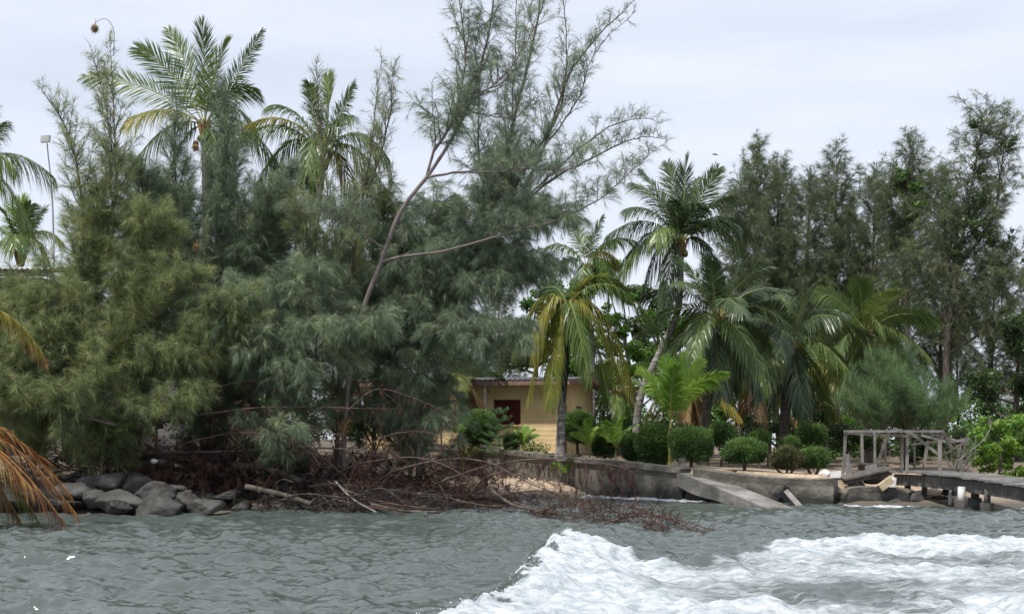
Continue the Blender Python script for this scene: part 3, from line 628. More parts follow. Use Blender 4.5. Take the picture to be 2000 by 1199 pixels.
mb = MB(); wall_panel(mb, lambda s, z: hp(s, RW+.3, z), LW, hz-.4, HT, [], nrm=v); wall_panel(mb, lambda s, z: hp(LW, s+.16, z), RW, hz-.4, HT, [], nrm=u); mb.build('back_wall', M['yellow'], root, hb)
for (a, b_, z0, z1) in fh:
    w_ = MB(); mdl = (a+b_)/2
    for (s0, s1) in ((a+.03, mdl-.01), (mdl+.01, b_-.03)):
        box(w_, hp((s0+s1)/2, .07, z0+.03), hp((s0+s1)/2, .07, z1-.03), u*(s1-s0), v*.04)
        for k in range(9): zz = z0+.1+(z1-z0-.2)*k/8; box(w_, hp(s0+.05, .045, zz), hp(s1-.05, .045, zz), v*.02, np.array([0, 0, .05]))
    wo_ = w_.build('window_shutter', M['shutter'], root, hb)
    w_ = MB(); box(w_, hp(a-.05, -.03, z0-.03), hp(b_+.05, -.03, z0-.03), v*.12, np.array([0, 0, .06])); w_.build('window_sill', M['yellow'], root, hb)
for k, (a, b_, z0, z1) in enumerate(rh):
    w_ = MB(); box(w_, hp(.07, (a+b_)/2+.16, z0+.02), hp(.07, (a+b_)/2+.16, z1-.02), v*(b_-a-.04), u*.04)
    for q in range(4): zz = z0+.15+(z1-z0-.3)*q/3; box(w_, hp(.04, a+.26, zz), hp(.04, b_+.06, zz), u*.02, np.array([0, 0, .05]))
    w_.build('door' if k == 0 else 'window_shutter', M['shutter'], root, hb)
for (a, b_, z0, z1) in fh:
    w_ = MB()
    for (p_, q_) in ((hp(a+.02, .03, z0), hp(a+.02, .03, z1)), (hp(b_-.02, .03, z0), hp(b_-.02, .03, z1)), (hp(a, .03, z1-.02), hp(b_, .03, z1-.02))): box(w_, p_, q_, (u*.035 if abs(p_[2]-q_[2]) > .1 else np.array([0, 0, .035])), v*.05)
    w_.build('window_frame', M['fascia'], root, hb)
w_ = MB(); box(w_, hp(2.95, -.55, hz-.2), hp(2.95, -.55, HT), u*.09, v*.09); w_.build('porch_post', M['white_pipe'], root, hb)
# gable roof: corrugated sheets, ridge along u
mb = MB(); na = 90; ov = .75; A = np.linspace(-ov, LW+.6, na); rip = .03*np.sin(A*2*PI/.22)
for (b0, b1, z0, z1) in ((-.8, RW/2+.1, HT+.1, HT+.36), (RW+1.1, RW/2+.1, HT+.1, HT+.36)):
    a0 = np.array([hp(a, b0, z0+r_) for a, r_ in zip(A, rip)]); a1 = np.array([hp(a, b1, z1+r_) for a, r_ in zip(A, rip)])
    V = np.vstack([a0, a1, a0-[0, 0, .02], a1-[0, 0, .02]]); i = np.arange(na-1)
    mb.add(V, Q=np.vstack([np.stack([i, i+1, i+1+na, i+na], 1), np.stack([i+1, i, i+na, i+na+1], 1)+2*na]))
mb.build('roof', M['roofdark'], root, hb, smooth=True)
mb = MB(); box(mb, hp(-ov, -.76, HT-.03), hp(LW+.6, -.76, HT-.03), v*.04, np.array([0, 0, .2])); box(mb, hp(-ov+.02, -.72, HT-.02), hp(-ov+.02, RW/2+.1, HT+.24), u*.04, np.array([0, 0, .2])); box(mb, hp(-ov+.02, RW/2+.14, HT+.24), hp(-ov+.02, RW+1.0, HT-.02), u*.04, np.array([0, 0, .2]))
mb.build('fascia', M['fascia'], root, hb)
mb = MB(); mb.add([hp(-ov+.05, -.7, HT-.1), hp(-ov+.05, RW/2+.1, HT+.16), hp(0, RW/2+.1, HT+.16), hp(0, -.7, HT-.1), hp(-ov+.05, RW+1, HT-.1), hp(0, RW+1, HT-.1)], Q=[[0, 1, 2, 3], [1, 4, 5, 2]])
mb.build('soffit', M['fascia'], root, hb)

# left-hand grey building with pale corrugated roof
c0 = np.array([-25., 47., 0]); z1 = W(0, 535, 47)[2]; gz = 1.2
root = empty('grey_building', (-20, 47, gz), 'grey rendered two-storey building with pale corrugated roof at left edge', 'building')
mb = MB(); box(mb, (-20.6, 49.5, gz-.5), (-20.6, 49.5, z1-.35), (7.0, 0, 0), (0, 5, 0)); mb.build('wall', M['render_grey'], root, (-20, 47, gz))
mb = MB(); xs_ = np.linspace(-25, -14.9, 160); rp = .035*np.sin(xs_*2*PI/.18)
a0 = np.stack([xs_, xs_*0+46.2, z1+.1+rp], 1); a1 = np.stack([xs_, xs_*0+52.8, z1+.75+rp], 1); V = np.vstack([a0, a1, a0-[0, 0, .03], a1-[0, 0, .03]]); i = np.arange(159)
mb.add(V, Q=np.vstack([np.stack([i, i+1, i+161, i+160], 1), np.stack([i+1, i, i+160, i+161], 1)+320, np.stack([i, i+320, i+321, i+1], 1)])); mb.build('roof', M['roofpale'], root, (-20, 47, gz), smooth=True)
mb = MB(); box(mb, (-25, 46.35, z1-.08), (-15, 46.35, z1-.08), (0, .05, 0), (0, 0, .18)); box(mb, (-20.0, 49.4, z1-.25), (-20., 49.4, z1-.18), (9.6, 0, 0), (0, 6, 0)); mb.build('eave_board', M['wood_dark'], root, (-20, 47, gz))
# low grey outbuilding with tank
gz = float(land(-13.5, 52)); a = W(120, 700, 52); b = W(352, 700, 52)
root = empty('outbuilding', (a[0], 52, gz), 'low grey outbuilding with a dark doorway behind the left thicket', 'building')
mb = MB(); wall_panel(mb, lambda s, z: np.array([a[0]+s, 52, z]), b[0]-a[0], gz-.3, a[2], [(.9, 1.7, gz+.1, gz+2.1), (2.9, 3.7, gz+.9, gz+1.8)], nrm=np.array([0, 1., 0]))
box(mb, ((a[0]+b[0])/2, 54.3, gz-.3), ((a[0]+b[0])/2, 54.3, a[2]), (b[0]-a[0], 0, 0), (0, .16, 0)); box(mb, (a[0]+.08, 53.2, gz-.3), (a[0]+.08, 53.2, a[2]), (.155, 0, 0), (0, 2, 0)); box(mb, (b[0]-.08, 53.2, gz-.3), (b[0]-.08, 53.2, a[2]), (.155, 0, 0), (0, 2, 0)); mb.build('wall', M['render_grey'], root, (a[0], 52, gz))
mb = MB(); box(mb, ((a[0]+b[0])/2, 53.2, a[2]+.003), ((a[0]+b[0])/2, 53.2, a[2]+.12), (b[0]-a[0]+.3, 0, 0), (0, 2.8, 0)); mb.build('roof_slab', M['concrete'], root, (a[0], 52, gz))
t0_ = W(300, 690, 52); mb = MB(); cap_tube(mb, [t0_+[0, .4, .06], t0_+[.85, .4, .06]], [.2, .2], 14); o = mb.build('water_drum', M['black'], None, t0_); tag(o, 'black drum lying on the flat roof of the low grey outbuilding', 'drum')

# sea walls
def ribbon_wall(name, label, pts, th, depth, mat, lip=.0, topfn=None, cat='wall', notch=None):
    """pts: world points of the front top edge; wall goes down to z=-depth"""
    P = spline(pts, 60); r = rng(len(name)+int(abs(pts[0][0])*10)); n = len(P); t = unit(np.gradient(P, axis=0)); nr = unit(np.cross(np.array([0, 0, 1.]), t)); nr[:, 2] = 0
    nr = np.where(nr[:, 1:2] < 0, -nr, nr)
    P = P+np.stack([0*P[:, 0], 0*P[:, 0], r.normal(0, .008, n)], 1)
    rows = []; bot = P.copy(); bot[:, 2] = -depth
    fr = [(0, 0.), (.12, 0.02), (.14, .05), (1., .07)]
    V = []
    for k in range(8):
        q = k/7; V.append(P*(1-q)+bot*q+nr*(0.05 if k > 0 else 0)+nr*(.05*(fbm(P[:, 0]*2, np.full(n, q*5))-.5))[:, None]*(1 if k else .3))
    V.insert(0, P+nr*.02+[0, 0, .015]); V.insert(0, P+nr*th+[0, 0, .015]); bk = bot+nr*th; V.append(bot+nr*.06); V.append(bk)
    K = len(V); V = np.stack(V, 0).reshape(-1, 3); i = np.arange(K)[:, None]*n; j = np.arange(n-1)[None]; i2 = ((np.arange(K)+1) % K)[:, None]*n
    Q = np.stack([i+j, i+j+1, i2+j+1, i2+j], -1).reshape(-1, 4)
    mb = MB(); mb.add(V, Q=Q)
    for e in (0, n-1):
        ids = [k*n+e for k in range(K)]; c = V[ids].mean(0); mb.add(np.vstack([V[ids], c]), T=[[k, (k+1) % K, K] for k in range(K)])
    o = mb.build(name, M[mat], None, P[0]); tag(o, label, cat); return o, P, nr
w1, P1, n1 = ribbon_wall('seawall', 'long stained concrete seawall running from the thicket to the sloping slab', [W(820, 868, 61), W(940, 876, 58), W(1020, 884, 55.4), W(1100, 893, 53), W(1210, 903, 51), W(1330, 916, 48.9)], .75, .8, 'seawall')
mb = MB(); cop = MB()
for i in range(len(P1)-1):
    pass
box_pts = P1
cp = MB(); th = .85; n = len(P1)
q0 = P1-n1*.06-[0, 0, .14]; V = np.stack([q0, q0+n1*th, q0+n1*th+[0, 0, .17], q0+[0, 0, .17]], 1).reshape(-1, 3); Q = []
for i in range(n-1):
    for k in range(4): Q.append([i*4+k, i*4+(k+1) % 4, i*4+4+(k+1) % 4, i*4+4+k])
cp.add(V, Q=Q+[[0, 1, 2, 3], [4*n-4, 4*n-3, 4*n-2, 4*n-1]]); V0 = P1[0]
cp.build('coping', M['seawall'], w1, P1[0]) if False else None
co = MB(); co.add(V-P1[0], Q=Q+[[0, 1, 2, 3], [4*n-1, 4*n-2, 4*n-3, 4*n-4]]); co = co.build('coping', M['seawall']); co.parent = w1
w2, P2_, n2 = ribbon_wall('seawall', 'shorter curved seawall with a broken hole, right of the sloping slab', [W(1352, 914, 48.3), W(1420, 924, 47.4), W(1500, 932, 46.5), W(1570, 935, 46.0), W(1627, 935, 45.6)], .7, .8, 'seawall')
w3, _, _ = ribbon_wall('wall_block', 'low rounded concrete wall stub between the curved seawall and the jetty', [W(1650, 968, 45.4), W(1662, 953, 45.4), W(1700, 951, 45.3), W(1750, 953, 45.2), W(1775, 962, 45.0)], .7, .8, 'seawall')
# black patch painting the shade of a broken hole on wall 2, with a leaning pale plank
hp_ = W(1536, 965, 46.02)
mb = MB(); V = []; ang = np.linspace(0, 2*PI, 14, endpoint=False); r = rng(8)
ol = [(1532, 948), (1540, 950), (1545, 962), (1543, 972), (1549, 981), (1546, 988), (1536, 984), (1528, 972), (1514, 970), (1513, 964), (1524, 962), (1529, 958)]
Vf = [W(x, y, 46.2) for x, y in ol]; Vb = [p_+np.array([0, .12, 0]) for p_ in Vf]; k = len(ol); Vf = [p_-np.array([0, .03, 0]) for p_ in Vf]
mb = MB(); c1 = np.mean(Vf, 0); mb.add(Vf+[c1], T=[[i, (i+1) % k, k] for i in range(k)])
mb.add(Vf+Vb, Q=[[i, (i+1) % k, k+(i+1) % k, k+i] for i in range(k)])
o = MB(); o.V, o.T, o.Q, o.Tm, o.Qm, o.tint, o.n = mb.V, mb.T, mb.Q, mb.Tm, mb.Qm, mb.tint, mb.n
o.V = [v_-P2_[0] for v_ in o.V]; o = o.build('hole_shade', M['black']); o.parent = w2
mb = MB(); beam(mb, W(1535, 958, 45.9), W(1567, 994, 45.0), .16, .05, up=(0, 1, 0)); tag(mb.build('plank', M['wood'], None, W(1567, 994, 45.0)), 'pale plank leaning from the hole in the curved seawall down to the water', 'plank')
# sloping slab
root_b = W(1340, 925, 49)
root = empty('fallen_slab', root_b, 'long grey concrete slab sloping from the seawall down into the water', 'concrete slab')
A0, A1, B0, B1 = W(1322, 922, 49.0), W(1364, 919, 50.0), W(1524, 1004, 42.3), W(1576, 1003, 43.0)
V = []; nseg = 30
for i in range(nseg+1):
    q = i/nseg; a = A0*(1-q)+B0*q; b = A1*(1-q)+B1*q; bend = -.16*math.sin(PI*min(1, q*1.0))*0+(.10 if .4 < q < 1 else 0)*0
    bz = np.array([0, 0, .025*math.sin(PI*q)]); t_ = .46+.06*math.sin(q*9)
    V += [a+bz, b+bz, b+bz-[0, 0, t_], a+bz-[0, 0, t_]]
Q = [[i*4+k, i*4+(k+1) % 4, i*4+4+(k+1) % 4, i*4+4+k] for i in range(nseg) for k in range(4)]+[[0, 1, 2, 3], [4*nseg+3, 4*nseg+2, 4*nseg+1, 4*nseg]]
mb = MB(); mb.add(V, Q=Q); mb.build('slab', M['concrete'], root, root_b)
for (px, py, d) in ((1434, 982, 45.6), (1458, 988, 45.2)):
    mb = MB(); p = W(px, py, d); box(mb, p+[0, .25, -.02], p+[0, .25, -1.2], (.28 if px < 1440 else .16, 0, 0), (0, .28, 0)); mb.build('pier', M['concrete_dark'], root, root_b)
rock('boulder', 'small dark boulder awash under the sloping slab', W(1402, 984, 46.5), (.28, .25, .16), 31, 'rock_dark')

# jetty
jb = W(1742, 950, 46)
root = empty('jetty', jb, 'old concrete and plank jetty on round piles at the right edge', 'jetty')
JP = [W(1740, 917, 46.5), W(1800, 920, 45), W(1870, 927, 43), W(1940, 936, 41.), W(2010, 947, 39.), W(2090, 960, 36.8)]
JS = spline(JP, 60); t_ = unit(np.gradient(JS, axis=0)); nr = unit(np.cross([0, 0, 1.], t_)); nr = np.where(nr[:, 1:2] < 0, -nr, nr)
def strip(Pa, off0, off1, z0, z1):
    q = Pa; V = np.stack([q+nr*off0+[0, 0, z1], q+nr*off1+[0, 0, z1], q+nr*off1+[0, 0, z0], q+nr*off0+[0, 0, z0]], 1).reshape(-1, 3); n = len(q)
    Q = [[i*4+k, i*4+(k+1) % 4, i*4+4+(k+1) % 4, i*4+4+k] for i in range(n-1) for k in range(4)]+[[0, 1, 2, 3], [4*n-1, 4*n-2, 4*n-3, 4*n-4]]; m = MB(); m.add(V, Q=Q); return m
strip(JS, .12, .32, -.5, -.14).build('beam', M['concrete_dark'], root, jb); strip(JS, 1.2, 1.4, -.5, -.14).build('beam', M['concrete_dark'], root, jb)
mb = MB(); r = rng(12); Ls = np.concatenate([[0], np.cumsum(np.linalg.norm(np.diff(JS, axis=0), axis=1))]); npl = int(Ls[-1]/.19)
for i in range(npl):
    s = (i+.5)*.19; p = np.array([np.interp(s, Ls, JS[:, k]) for k in range(3)]); j = int(np.argmin(np.abs(Ls-s))); nn = nr[j]; tt = t_[j]
    e = r.uniform(-.05, .05); up_ = np.cross(tt, nn); p = p+[0, 0, r.normal(-.06, .012)]
    box(mb, p+nn*(e-.05), p+nn*(1.55+e), tt*.165, up_*.055, tint=r.random())
mb.build('deck_planks', M['wood'], root, jb)
for (px, y0, y1, d, rr, mt) in [(1744, 932, 985, 45.6, .115, 'white_pipe'), (1773, 940, 975, 46.6, .1, 'concrete_dark'), (1806, 940, 970, 46., .09, 'wood_dark'), (1856, 950, 985, 44.5, .05, 'white_pipe'), (1878, 950, 984, 42.2, .105, 'white_pipe'), (1905, 952, 984, 43, .12, 'concrete_dark'), (1929, 955, 984, 41.6, .09, 'concrete_dark')]:
    a = W(px, y0, d); b = W(px-(4 if px == 1744 else 1), y1, d); b2 = b.copy(); 
    if px < 1870: b2[2] = min(b[2], float(land(b[0], b[1])))-.5
    m_ = MB(); cap_tube(m_, [a, b, b2], [rr, rr*1.05, rr*1.05], 12); pl = m_.build('pile', M[mt], root, jb, smooth=True)
    if px > 1870:
        m_ = MB(); top = W(px-1, {1878: 976, 1905: 972, 1929: 982}[px], d); bt = top.copy(); bt[2] = -1.5; cap_tube(m_, [top-jb, bt-jb], [.2, .2], 9); f = m_.build('pile_footing', M['concrete_dark']); f.parent = pl
# collapsed gangway left of jetty
mb = MB(); a = W(1648, 936, 46.2); b = W(1742, 916, 46.7)
for k in range(4): off = np.array([0, .28*k, .02*k]); beam(mb, a+off+[0, 0, -.01*k], b+off, .22, .06)
for k in range(2): beam(mb, a+[.1, .1+.7*k, -.09], b+[0, .1+.7*k, -.12], .09, .13)
tag(mb.build('gangway', M['wood_dark'], None, a), 'sagging weathered plank gangway leading up to the left end of the jetty', 'gangway')
mb = MB(); r = rng(4); beam(mb, W(1718, 953, 45.2), W(1741, 936, 45.2), .3, .22); tag(mb.build('concrete_chunk', M['sand_chunk'], None, W(1718, 953, 45.2)), 'tilted yellowish concrete chunk leaning on the white jetty pile', 'rubble')

# pavilion ruin
pb = gp(1745, 49.5); root = empty('pavilion', pb, 'ruined grey timber pavilion frame without a roof beside the jetty', 'pavilion')
def post(px0, y0, px1, y1, d, w_=.1, mt='wood', nm='post'):
    a = W(px0, y0, d); b = W(px1, y1, d); m_ = MB(); beam(m_, a, b, w_, w_*.9); return m_.build(nm, M[mt], root, pb)
for q in [(1646, 930, 1652, 842, 48.4, .09), (1684, 908, 1683, 846, 50.5, .09), (1709, 915, 1708, 846, 51., .085), (1771, 925, 1773, 842, 48.6, .09), (1836, 926, 1835, 841, 48.4, .12), (1729, 906, 1729, 850, 51.5, .08), (1761, 916, 1762, 852, 51.5, .09), (1803, 922, 1811, 870, 50.5, .1), (1656, 930, 1656, 886, 47.6, .12), (1661, 930, 1661, 908, 47.4, .1), (1786, 922, 1786, 860, 51.8, .07)]: post(*q)
for q in [(1648, 842, 1842, 842, 48.3, .09, 'wood', 'roof_beam'), (1652, 846, 1775, 852, 50.5, .08, 'wood_dark', 'roof_beam'), (1683, 848, 1840, 850, 51.4, .08, 'wood_dark', 'roof_beam'), (1700, 838, 1712, 852, 50, .07, 'wood', 'roof_beam'), (1745, 836, 1790, 850, 50, .07, 'wood', 'roof_beam'), (1780, 846, 1836, 890, 48.5, .1, 'wood', 'brace'), (1840, 842, 1860, 876, 48.2, .1, 'wood_dark', 'rafter'), (1850, 864, 1894, 857, 48.5, .09, 'wood', 'rafter'), (1800, 850, 1846, 862, 49.5, .08, 'wood', 'rafter'), (1842, 889, 1890, 861, 48.8, .08, 'wood_dark', 'rafter'), (1778, 868, 1850, 860, 50, .08, 'wood_dark', 'rafter'), (1840, 852, 1886, 864, 49.6, .06, 'wood', 'rafter'), (1714, 908, 1732, 850, 50, .1, 'wood_dark', 'brace'), (1732, 850, 1742, 838, 50, .06, 'wood_dark', 'brace')]: post(*q)
for s_ in range(7): post(1690+s_*22, 838+(s_ % 3)*2, 1702+s_*20, 853, 50.1+.1*s_, .05, 'wood_dark', 'rafter')
b_ = W(1682, 905, 49); root = empty('bench', b_, 'low dark wooden bench inside the ruined pavilion', 'bench')
mb = MB()
for k in range(3): beam(mb, W(1660, 904, 48.6+.25*k), W(1735, 907, 48.6+.25*k), .22, .06)
mb.build('seat', M['wood_dark'], root, b_)
for px in (1683, 1728): mb = MB(); p = W(px, 907, 48.9); q = p.copy(); q[2] = land(p[0], p[1])-.1; beam(mb, p, q, .22, .16); mb.build('leg', M['wood_dark'], root, b_)
mb = MB(); beam(mb, W(1690, 916, 47.4), W(1712, 911, 47.4), .06, .2); tag(mb.build('board', M['wood'], None, W(1690, 916, 47.4)), 'short pale board propped in front of the low bench', 'board')

# lamp pole
a = gp(108, 53); a = W(108, 840, 53); a[2] = land(a[0], a[1]); t_ = W(92, 280, 53); root = empty('lamp_pole', a, 'tall thin grey floodlight pole behind the far left trees', 'lamp post')
mb = MB(); cap_tube(mb, spline([a, W(104, 440, 53), t_], 12), np.linspace(.045, .022, 12), 8); mb.build('pole', M['metal'], root, a, smooth=True)
mb = MB(); box(mb, W(90, 273, 53)-[0, .1, .12], W(90, 273, 53)+[0, -.02, .14], (.32, 0, 0.03), (0, .16, 0)); mb.build('lamp_head', M['metal'], root, a)

# ================================================================== TREES
def PW(lst, d, r=None, dz=0):
    """picture-measured joints of a stem, each with its own depth"""
    out = []
    for q in lst:
        dd = q[2] if len(q) > 2 else d
        out.append(W(q[0], q[1], dd))
    return out
def foot(pts):
    """root the stem in the ground"""
    p = pts[0].copy(); p[2] = float(land(p[0], p[1]))-.1; return [p]+list(pts[1:]) if abs(p[2]-pts[0][2]) < .8 else [p]+list(pts)
G1 = 'casuarinas of the left thicket'
# A: far left, olive
casuarina('casuarina_tree', 'olive green feathery casuarina at the far left with a bird nest hanging from its top', G1, [
    (foot(PW([(70, 890), (120, 790), (150, 640), (165, 470), (150, 330), (120, 240), (78, 180)], 42.5)), .07, .008, .1, .85),
    (foot(PW([(90, 880), (170, 650), (225, 400), (228, 240), (216, 75)], 43)), .08, .006, .15, .75),
    (PW([(150, 640), (180, 480), (215, 330), (200, 200), (175, 90)], 42.6), .03, .005, .1, .6),
    (PW([(120, 790), (60, 650), (30, 560)], 42), .04, .01, .0, .9),
    (PW([(110, 800), (220, 700), (330, 590), (400, 540)], 41.8), .05, .01, .1, .9)], 11, 'cas_olive', Lmax=2.3, prim=4.2, el=(28, 66), curl=.3, sec=7.5, per=40, nl=.24, nw=.011, down=.28, prof='cone', tb=.05, thin=(7.5, 11., .3))
# B: dark spire pair
casuarina('casuarina_tree', 'tall dense casuarina with upright plumes in front of the leftmost big palm', G1, [
    (foot(PW([(405, 850), (425, 700), (432, 450), (440, 280), (425, 165)], 45)), .12, .01, .15, 1.0),
    (foot(PW([(380, 850), (370, 600), (345, 380), (350, 190)], 44.6)), .09, .008, .15, .9),
    (PW([(420, 700), (480, 540), (540, 420), (585, 330)], 44.8), .05, .008, .1, .8),
    (PW([(400, 700), (330, 520), (290, 400), (262, 320)], 44.4), .04, .008, .1, .8)], 12, 'cas_blue', Lmax=2.3, prim=4.4, el=(30, 68), curl=.35, sec=7.5, per=44, prof='cone', down=.25, thin=(10., 12.5, .45))
# C: middle wispy
casuarina('casuarina_tree', 'wispy casuarina with sparse dark sky-lit tips beside the second palm', G1, [
    (foot(PW([(655, 850), (660, 650), (690, 450), (715, 300), (738, 110)], 44.5)), .09, .005, .15, .75),
    (PW([(658, 640), (700, 420), (760, 250), (775, 130)], 44.2), .04, .005, .3, .7),
    (PW([(656, 640), (600, 480), (575, 400)], 44.3), .05, .008, .1, .9),
    (PW([(660, 600), (640, 420), (622, 240), (615, 120)], 45), .03, .004, .3, .5)], 13, 'cas_olive', Lmax=2.0, prim=3.2, el=(35, 70), curl=.3, sec=6, per=30, nw=.01, down=.2, bare=.05, thin=(8, 10.5, .5))
# D: the big leaning tree
casuarina('casuarina_tree', 'big bare-stemmed casuarina leaning right across the middle of the shore', G1, [
    (foot(PW([(672, 860, 44), (690, 700, 43.6), (715, 600, 43.2), (748, 510, 43), (782, 420, 43), (842, 345, 43), (893, 262, 43), (925, 190, 43), (950, 100, 43), (965, 20, 43), (972, -80, 43)], 43)), .095, .02, .6, .6),
    (PW([(836, 350), (850, 290), (885, 230), (905, 120), (898, 20), (890, -70)], 42.9), .045, .01, .15, .8),
    (PW([(850, 340), (900, 332), (960, 331), (1030, 326), (1100, 331), (1160, 318)], 42.6), .042, .01, .35, .5),
    (PW([(758, 502), (790, 492), (850, 487), (930, 470), (1010, 450), (1100, 428), (1170, 392), (1225, 345), (1272, 300)], 42.7), .05, .008, .4, .45),
    (PW([(920, 190), (960, 165), (1005, 120), (1040, 60), (1070, -20)], 42.8), .03, .01, .1, .7),
    (PW([(760, 490), (735, 470), (690, 440), (640, 420), (600, 405)], 42.8), .03, .008, .3, .6),
    (PW([(925, 230), (1000, 235), (1050, 200)], 43.2), .02, .006, .2, .5)], 14, 'cas_blue', bark='bark_light', Lmax=2.0, prim=3.4, el=(5, 65), curl=.25, sec=6.5, per=34, down=.5, prof='even', bare=.06, thin=(9., 12.5, .45))
# E: multi-stemmed tree behind it, fanning up right
casuarina('casuarina_tree', 'tall many-stemmed casuarina fanning up to the top edge right of the leaning tree', G1, [
    (foot(PW([(820, 860), (830, 700), (900, 550), (960, 400), (1000, 220), (1035, 60), (1050, -60)], 46.5)), .12, .022, .2, .95),
    (PW([(900, 550), (990, 420), (1055, 300), (1110, 150), (1180, 60), (1262, -20)], 46), .07, .008, .12, .55),
    (PW([(930, 500), (1010, 360), (1085, 230), (1105, 120), (1098, -40)], 46.2), .06, .01, .15, .6),
    (PW([(930, 470), (985, 330), (1000, 150), (1010, -20)], 46.8), .05, .01, .15, .7),
    (PW([(990, 420), (1080, 345), (1180, 290), (1240, 266), (1300, 270)], 45.6), .045, .006, .1, .42),
    (PW([(1010, 400), (1090, 330), (1190, 255), (1250, 240), (1290, 250)], 45.4), .035, .005, .1, .38),
    (PW([(960, 440), (940, 300), (930, 150), (905, 40)], 46.6), .04, .008, .15, .6),
    (PW([(1060, 290), (1130, 200), (1160, 110), (1250, 15)], 46.0), .03, .006, .2, .45)], 15, 'cas_blue', Lmax=2.0, prim=3.4, el=(30, 68), curl=.3, sec=6.5, per=32, down=.3, prof='cone', bare=.12, thin=(9.5, 12.5, .38))
# F: drooping dark mass in front of the house
casuarina('casuarina_tree', 'drooping blue green casuarina hanging in front of the yellow house', G1, [
    (foot(PW([(818, 860), (812, 760), (835, 640), (890, 540), (960, 500)], 44.6)), .12, .03, .2, 1.1),
    (PW([(850, 620), (930, 560), (1010, 520), (1075, 520)], 44.2), .07, .01, .1, .95),
    (PW([(830, 660), (900, 640), (970, 650), (1000, 640)], 43.4), .05, .01, .1, .8),
    (PW([(890, 540), (960, 450), (1040, 410), (1110, 430)], 44.8), .06, .01, .1, 1.0),
    (PW([(840, 640), (800, 540), (780, 420)], 45), .05, .01, .1, .9)], 16, 'cas_blue', Lmax=2.0, prim=4.4, el=(-25, 40), curl=-.15, sec=7.5, per=46, nl=.26, down=.55, spread=.3, prof='even', tb=-.04)
# G: low drooping trees filling the front of the thicket
casuarina('casuarina_tree', 'low drooping casuarina with pale hanging sprays left of the big leaning trunk', G1, [
    (foot(PW([(560, 870), (555, 750), (520, 640), (480, 560)], 42.8)), .08, .02, .15, 1.0),
    (PW([(555, 760), (620, 680), (690, 640), (730, 640)], 42.4), .05, .01, .1, .9),
    (PW([(555, 760), (500, 700), (450, 640), (420, 560)], 42.3), .05, .01, .1, .9),
    (PW([(560, 700), (600, 600), (620, 520)], 43), .04, .01, .1, .9)], 17, 'cas_blue', Lmax=2.0, prim=4.2, el=(-20, 45), curl=-.12, sec=7.5, per=46, nl=.26, down=.55, spread=.3, prof='even', tb=.06)
casuarina('casuarina_tree', 'bushy olive casuarina spreading low behind the shore rocks', G1, [
    (foot(PW([(200, 890), (240, 780), (260, 640), (270, 500), (300, 420)], 42.5)), .07, .01, .1, 1.0),
    (PW([(230, 800), (330, 730), (420, 660), (470, 590)], 42), .05, .01, .1, .9),
    (PW([(235, 800), (150, 740), (80, 690), (20, 650)], 41.6), .05, .01, .1, .9),
    (PW([(225, 830), (140, 810), (50, 790), (0, 770)], 41), .04, .01, .1, .7),
    (PW([(235, 820), (330, 810), (400, 780)], 41.5), .04, .01, .1, .6)], 18, 'cas_olive', Lmax=2.1, prim=4.4, el=(5, 55), curl=.1, sec=7.5, per=46, nl=.26, down=.5, prof='even', tb=.0)
casuarina('casuarina_tree', 'dense dark casuarina filling the middle of the left thicket', G1, [
    (foot(PW([(520, 860), (530, 640), (520, 480), (540, 400)], 47)), .1, .02, .2, 1.1),
    (foot(PW([(730, 860), (740, 640), (730, 480), (760, 400)], 48)), .1, .02, .2, 1.1),
    (foot(PW([(300, 860), (310, 640), (300, 480), (320, 400)], 47.5)), .1, .02, .2, 1.1)], 19, 'cas_dark', Lmax=2.5, prim=4, el=(0, 60), curl=.1, sec=7, per=44, nl=.28, nw=.013, down=.5, prof='even')
casuarina('casuarina_tree', 'yellowish green casuarina reaching off the left edge below the pale roof', G1, [
    (foot(PW([(-60, 880), (-40, 760), (-10, 680), (20, 600)], 42)), .06, .01, .1, 1.0),
    (PW([(-40, 760), (40, 720), (90, 640), (110, 560)], 41.6), .04, .01, .1, .9)], 20, 'cas_olive', Lmax=2.0, prim=4.4, el=(0, 55), curl=.1, sec=7.5, per=44, nl=.26, down=.5, prof='even', tb=.08)
casuarina('casuarina_tree', 'soft bluish casuarina crowding between the first tall spires and the second palm', G1, [
    (foot(PW([(470, 870), (480, 720), (500, 560), (530, 440)], 45.5)), .07, .01, .1, 1.0),
    (PW([(478, 740), (560, 660), (610, 560), (640, 470)], 45.2), .05, .01, .1, 1.0),
    (PW([(478, 740), (400, 640), (360, 540)], 45.4), .05, .01, .1, 1.0)], 191, 'cas_blue', Lmax=2.1, prim=4, el=(0, 60), curl=.05, sec=7, per=40, nl=.28, down=.55, prof='even', tb=.08)
casuarina('casuarina_tree', 'greyish casuarina filling the thicket right of the leaning trunk', G1, [
    (foot(PW([(800, 870), (770, 740), (760, 620), (800, 480)], 46)), .07, .01, .1, 1.0),
    (PW([(770, 740), (690, 640), (650, 540)], 45.6), .05, .01, .1, 1.0),
    (PW([(765, 660), (860, 560), (920, 440), (960, 330)], 45.6), .05, .01, .1, 1.0),
    (PW([(765, 660), (840, 520), (850, 400)], 46.4), .05, .01, .1, 1.0)], 192, 'cas_blue', Lmax=2.1, prim=4, el=(0, 60), curl=.05, sec=7, per=40, nl=.28, down=.55, prof='even')
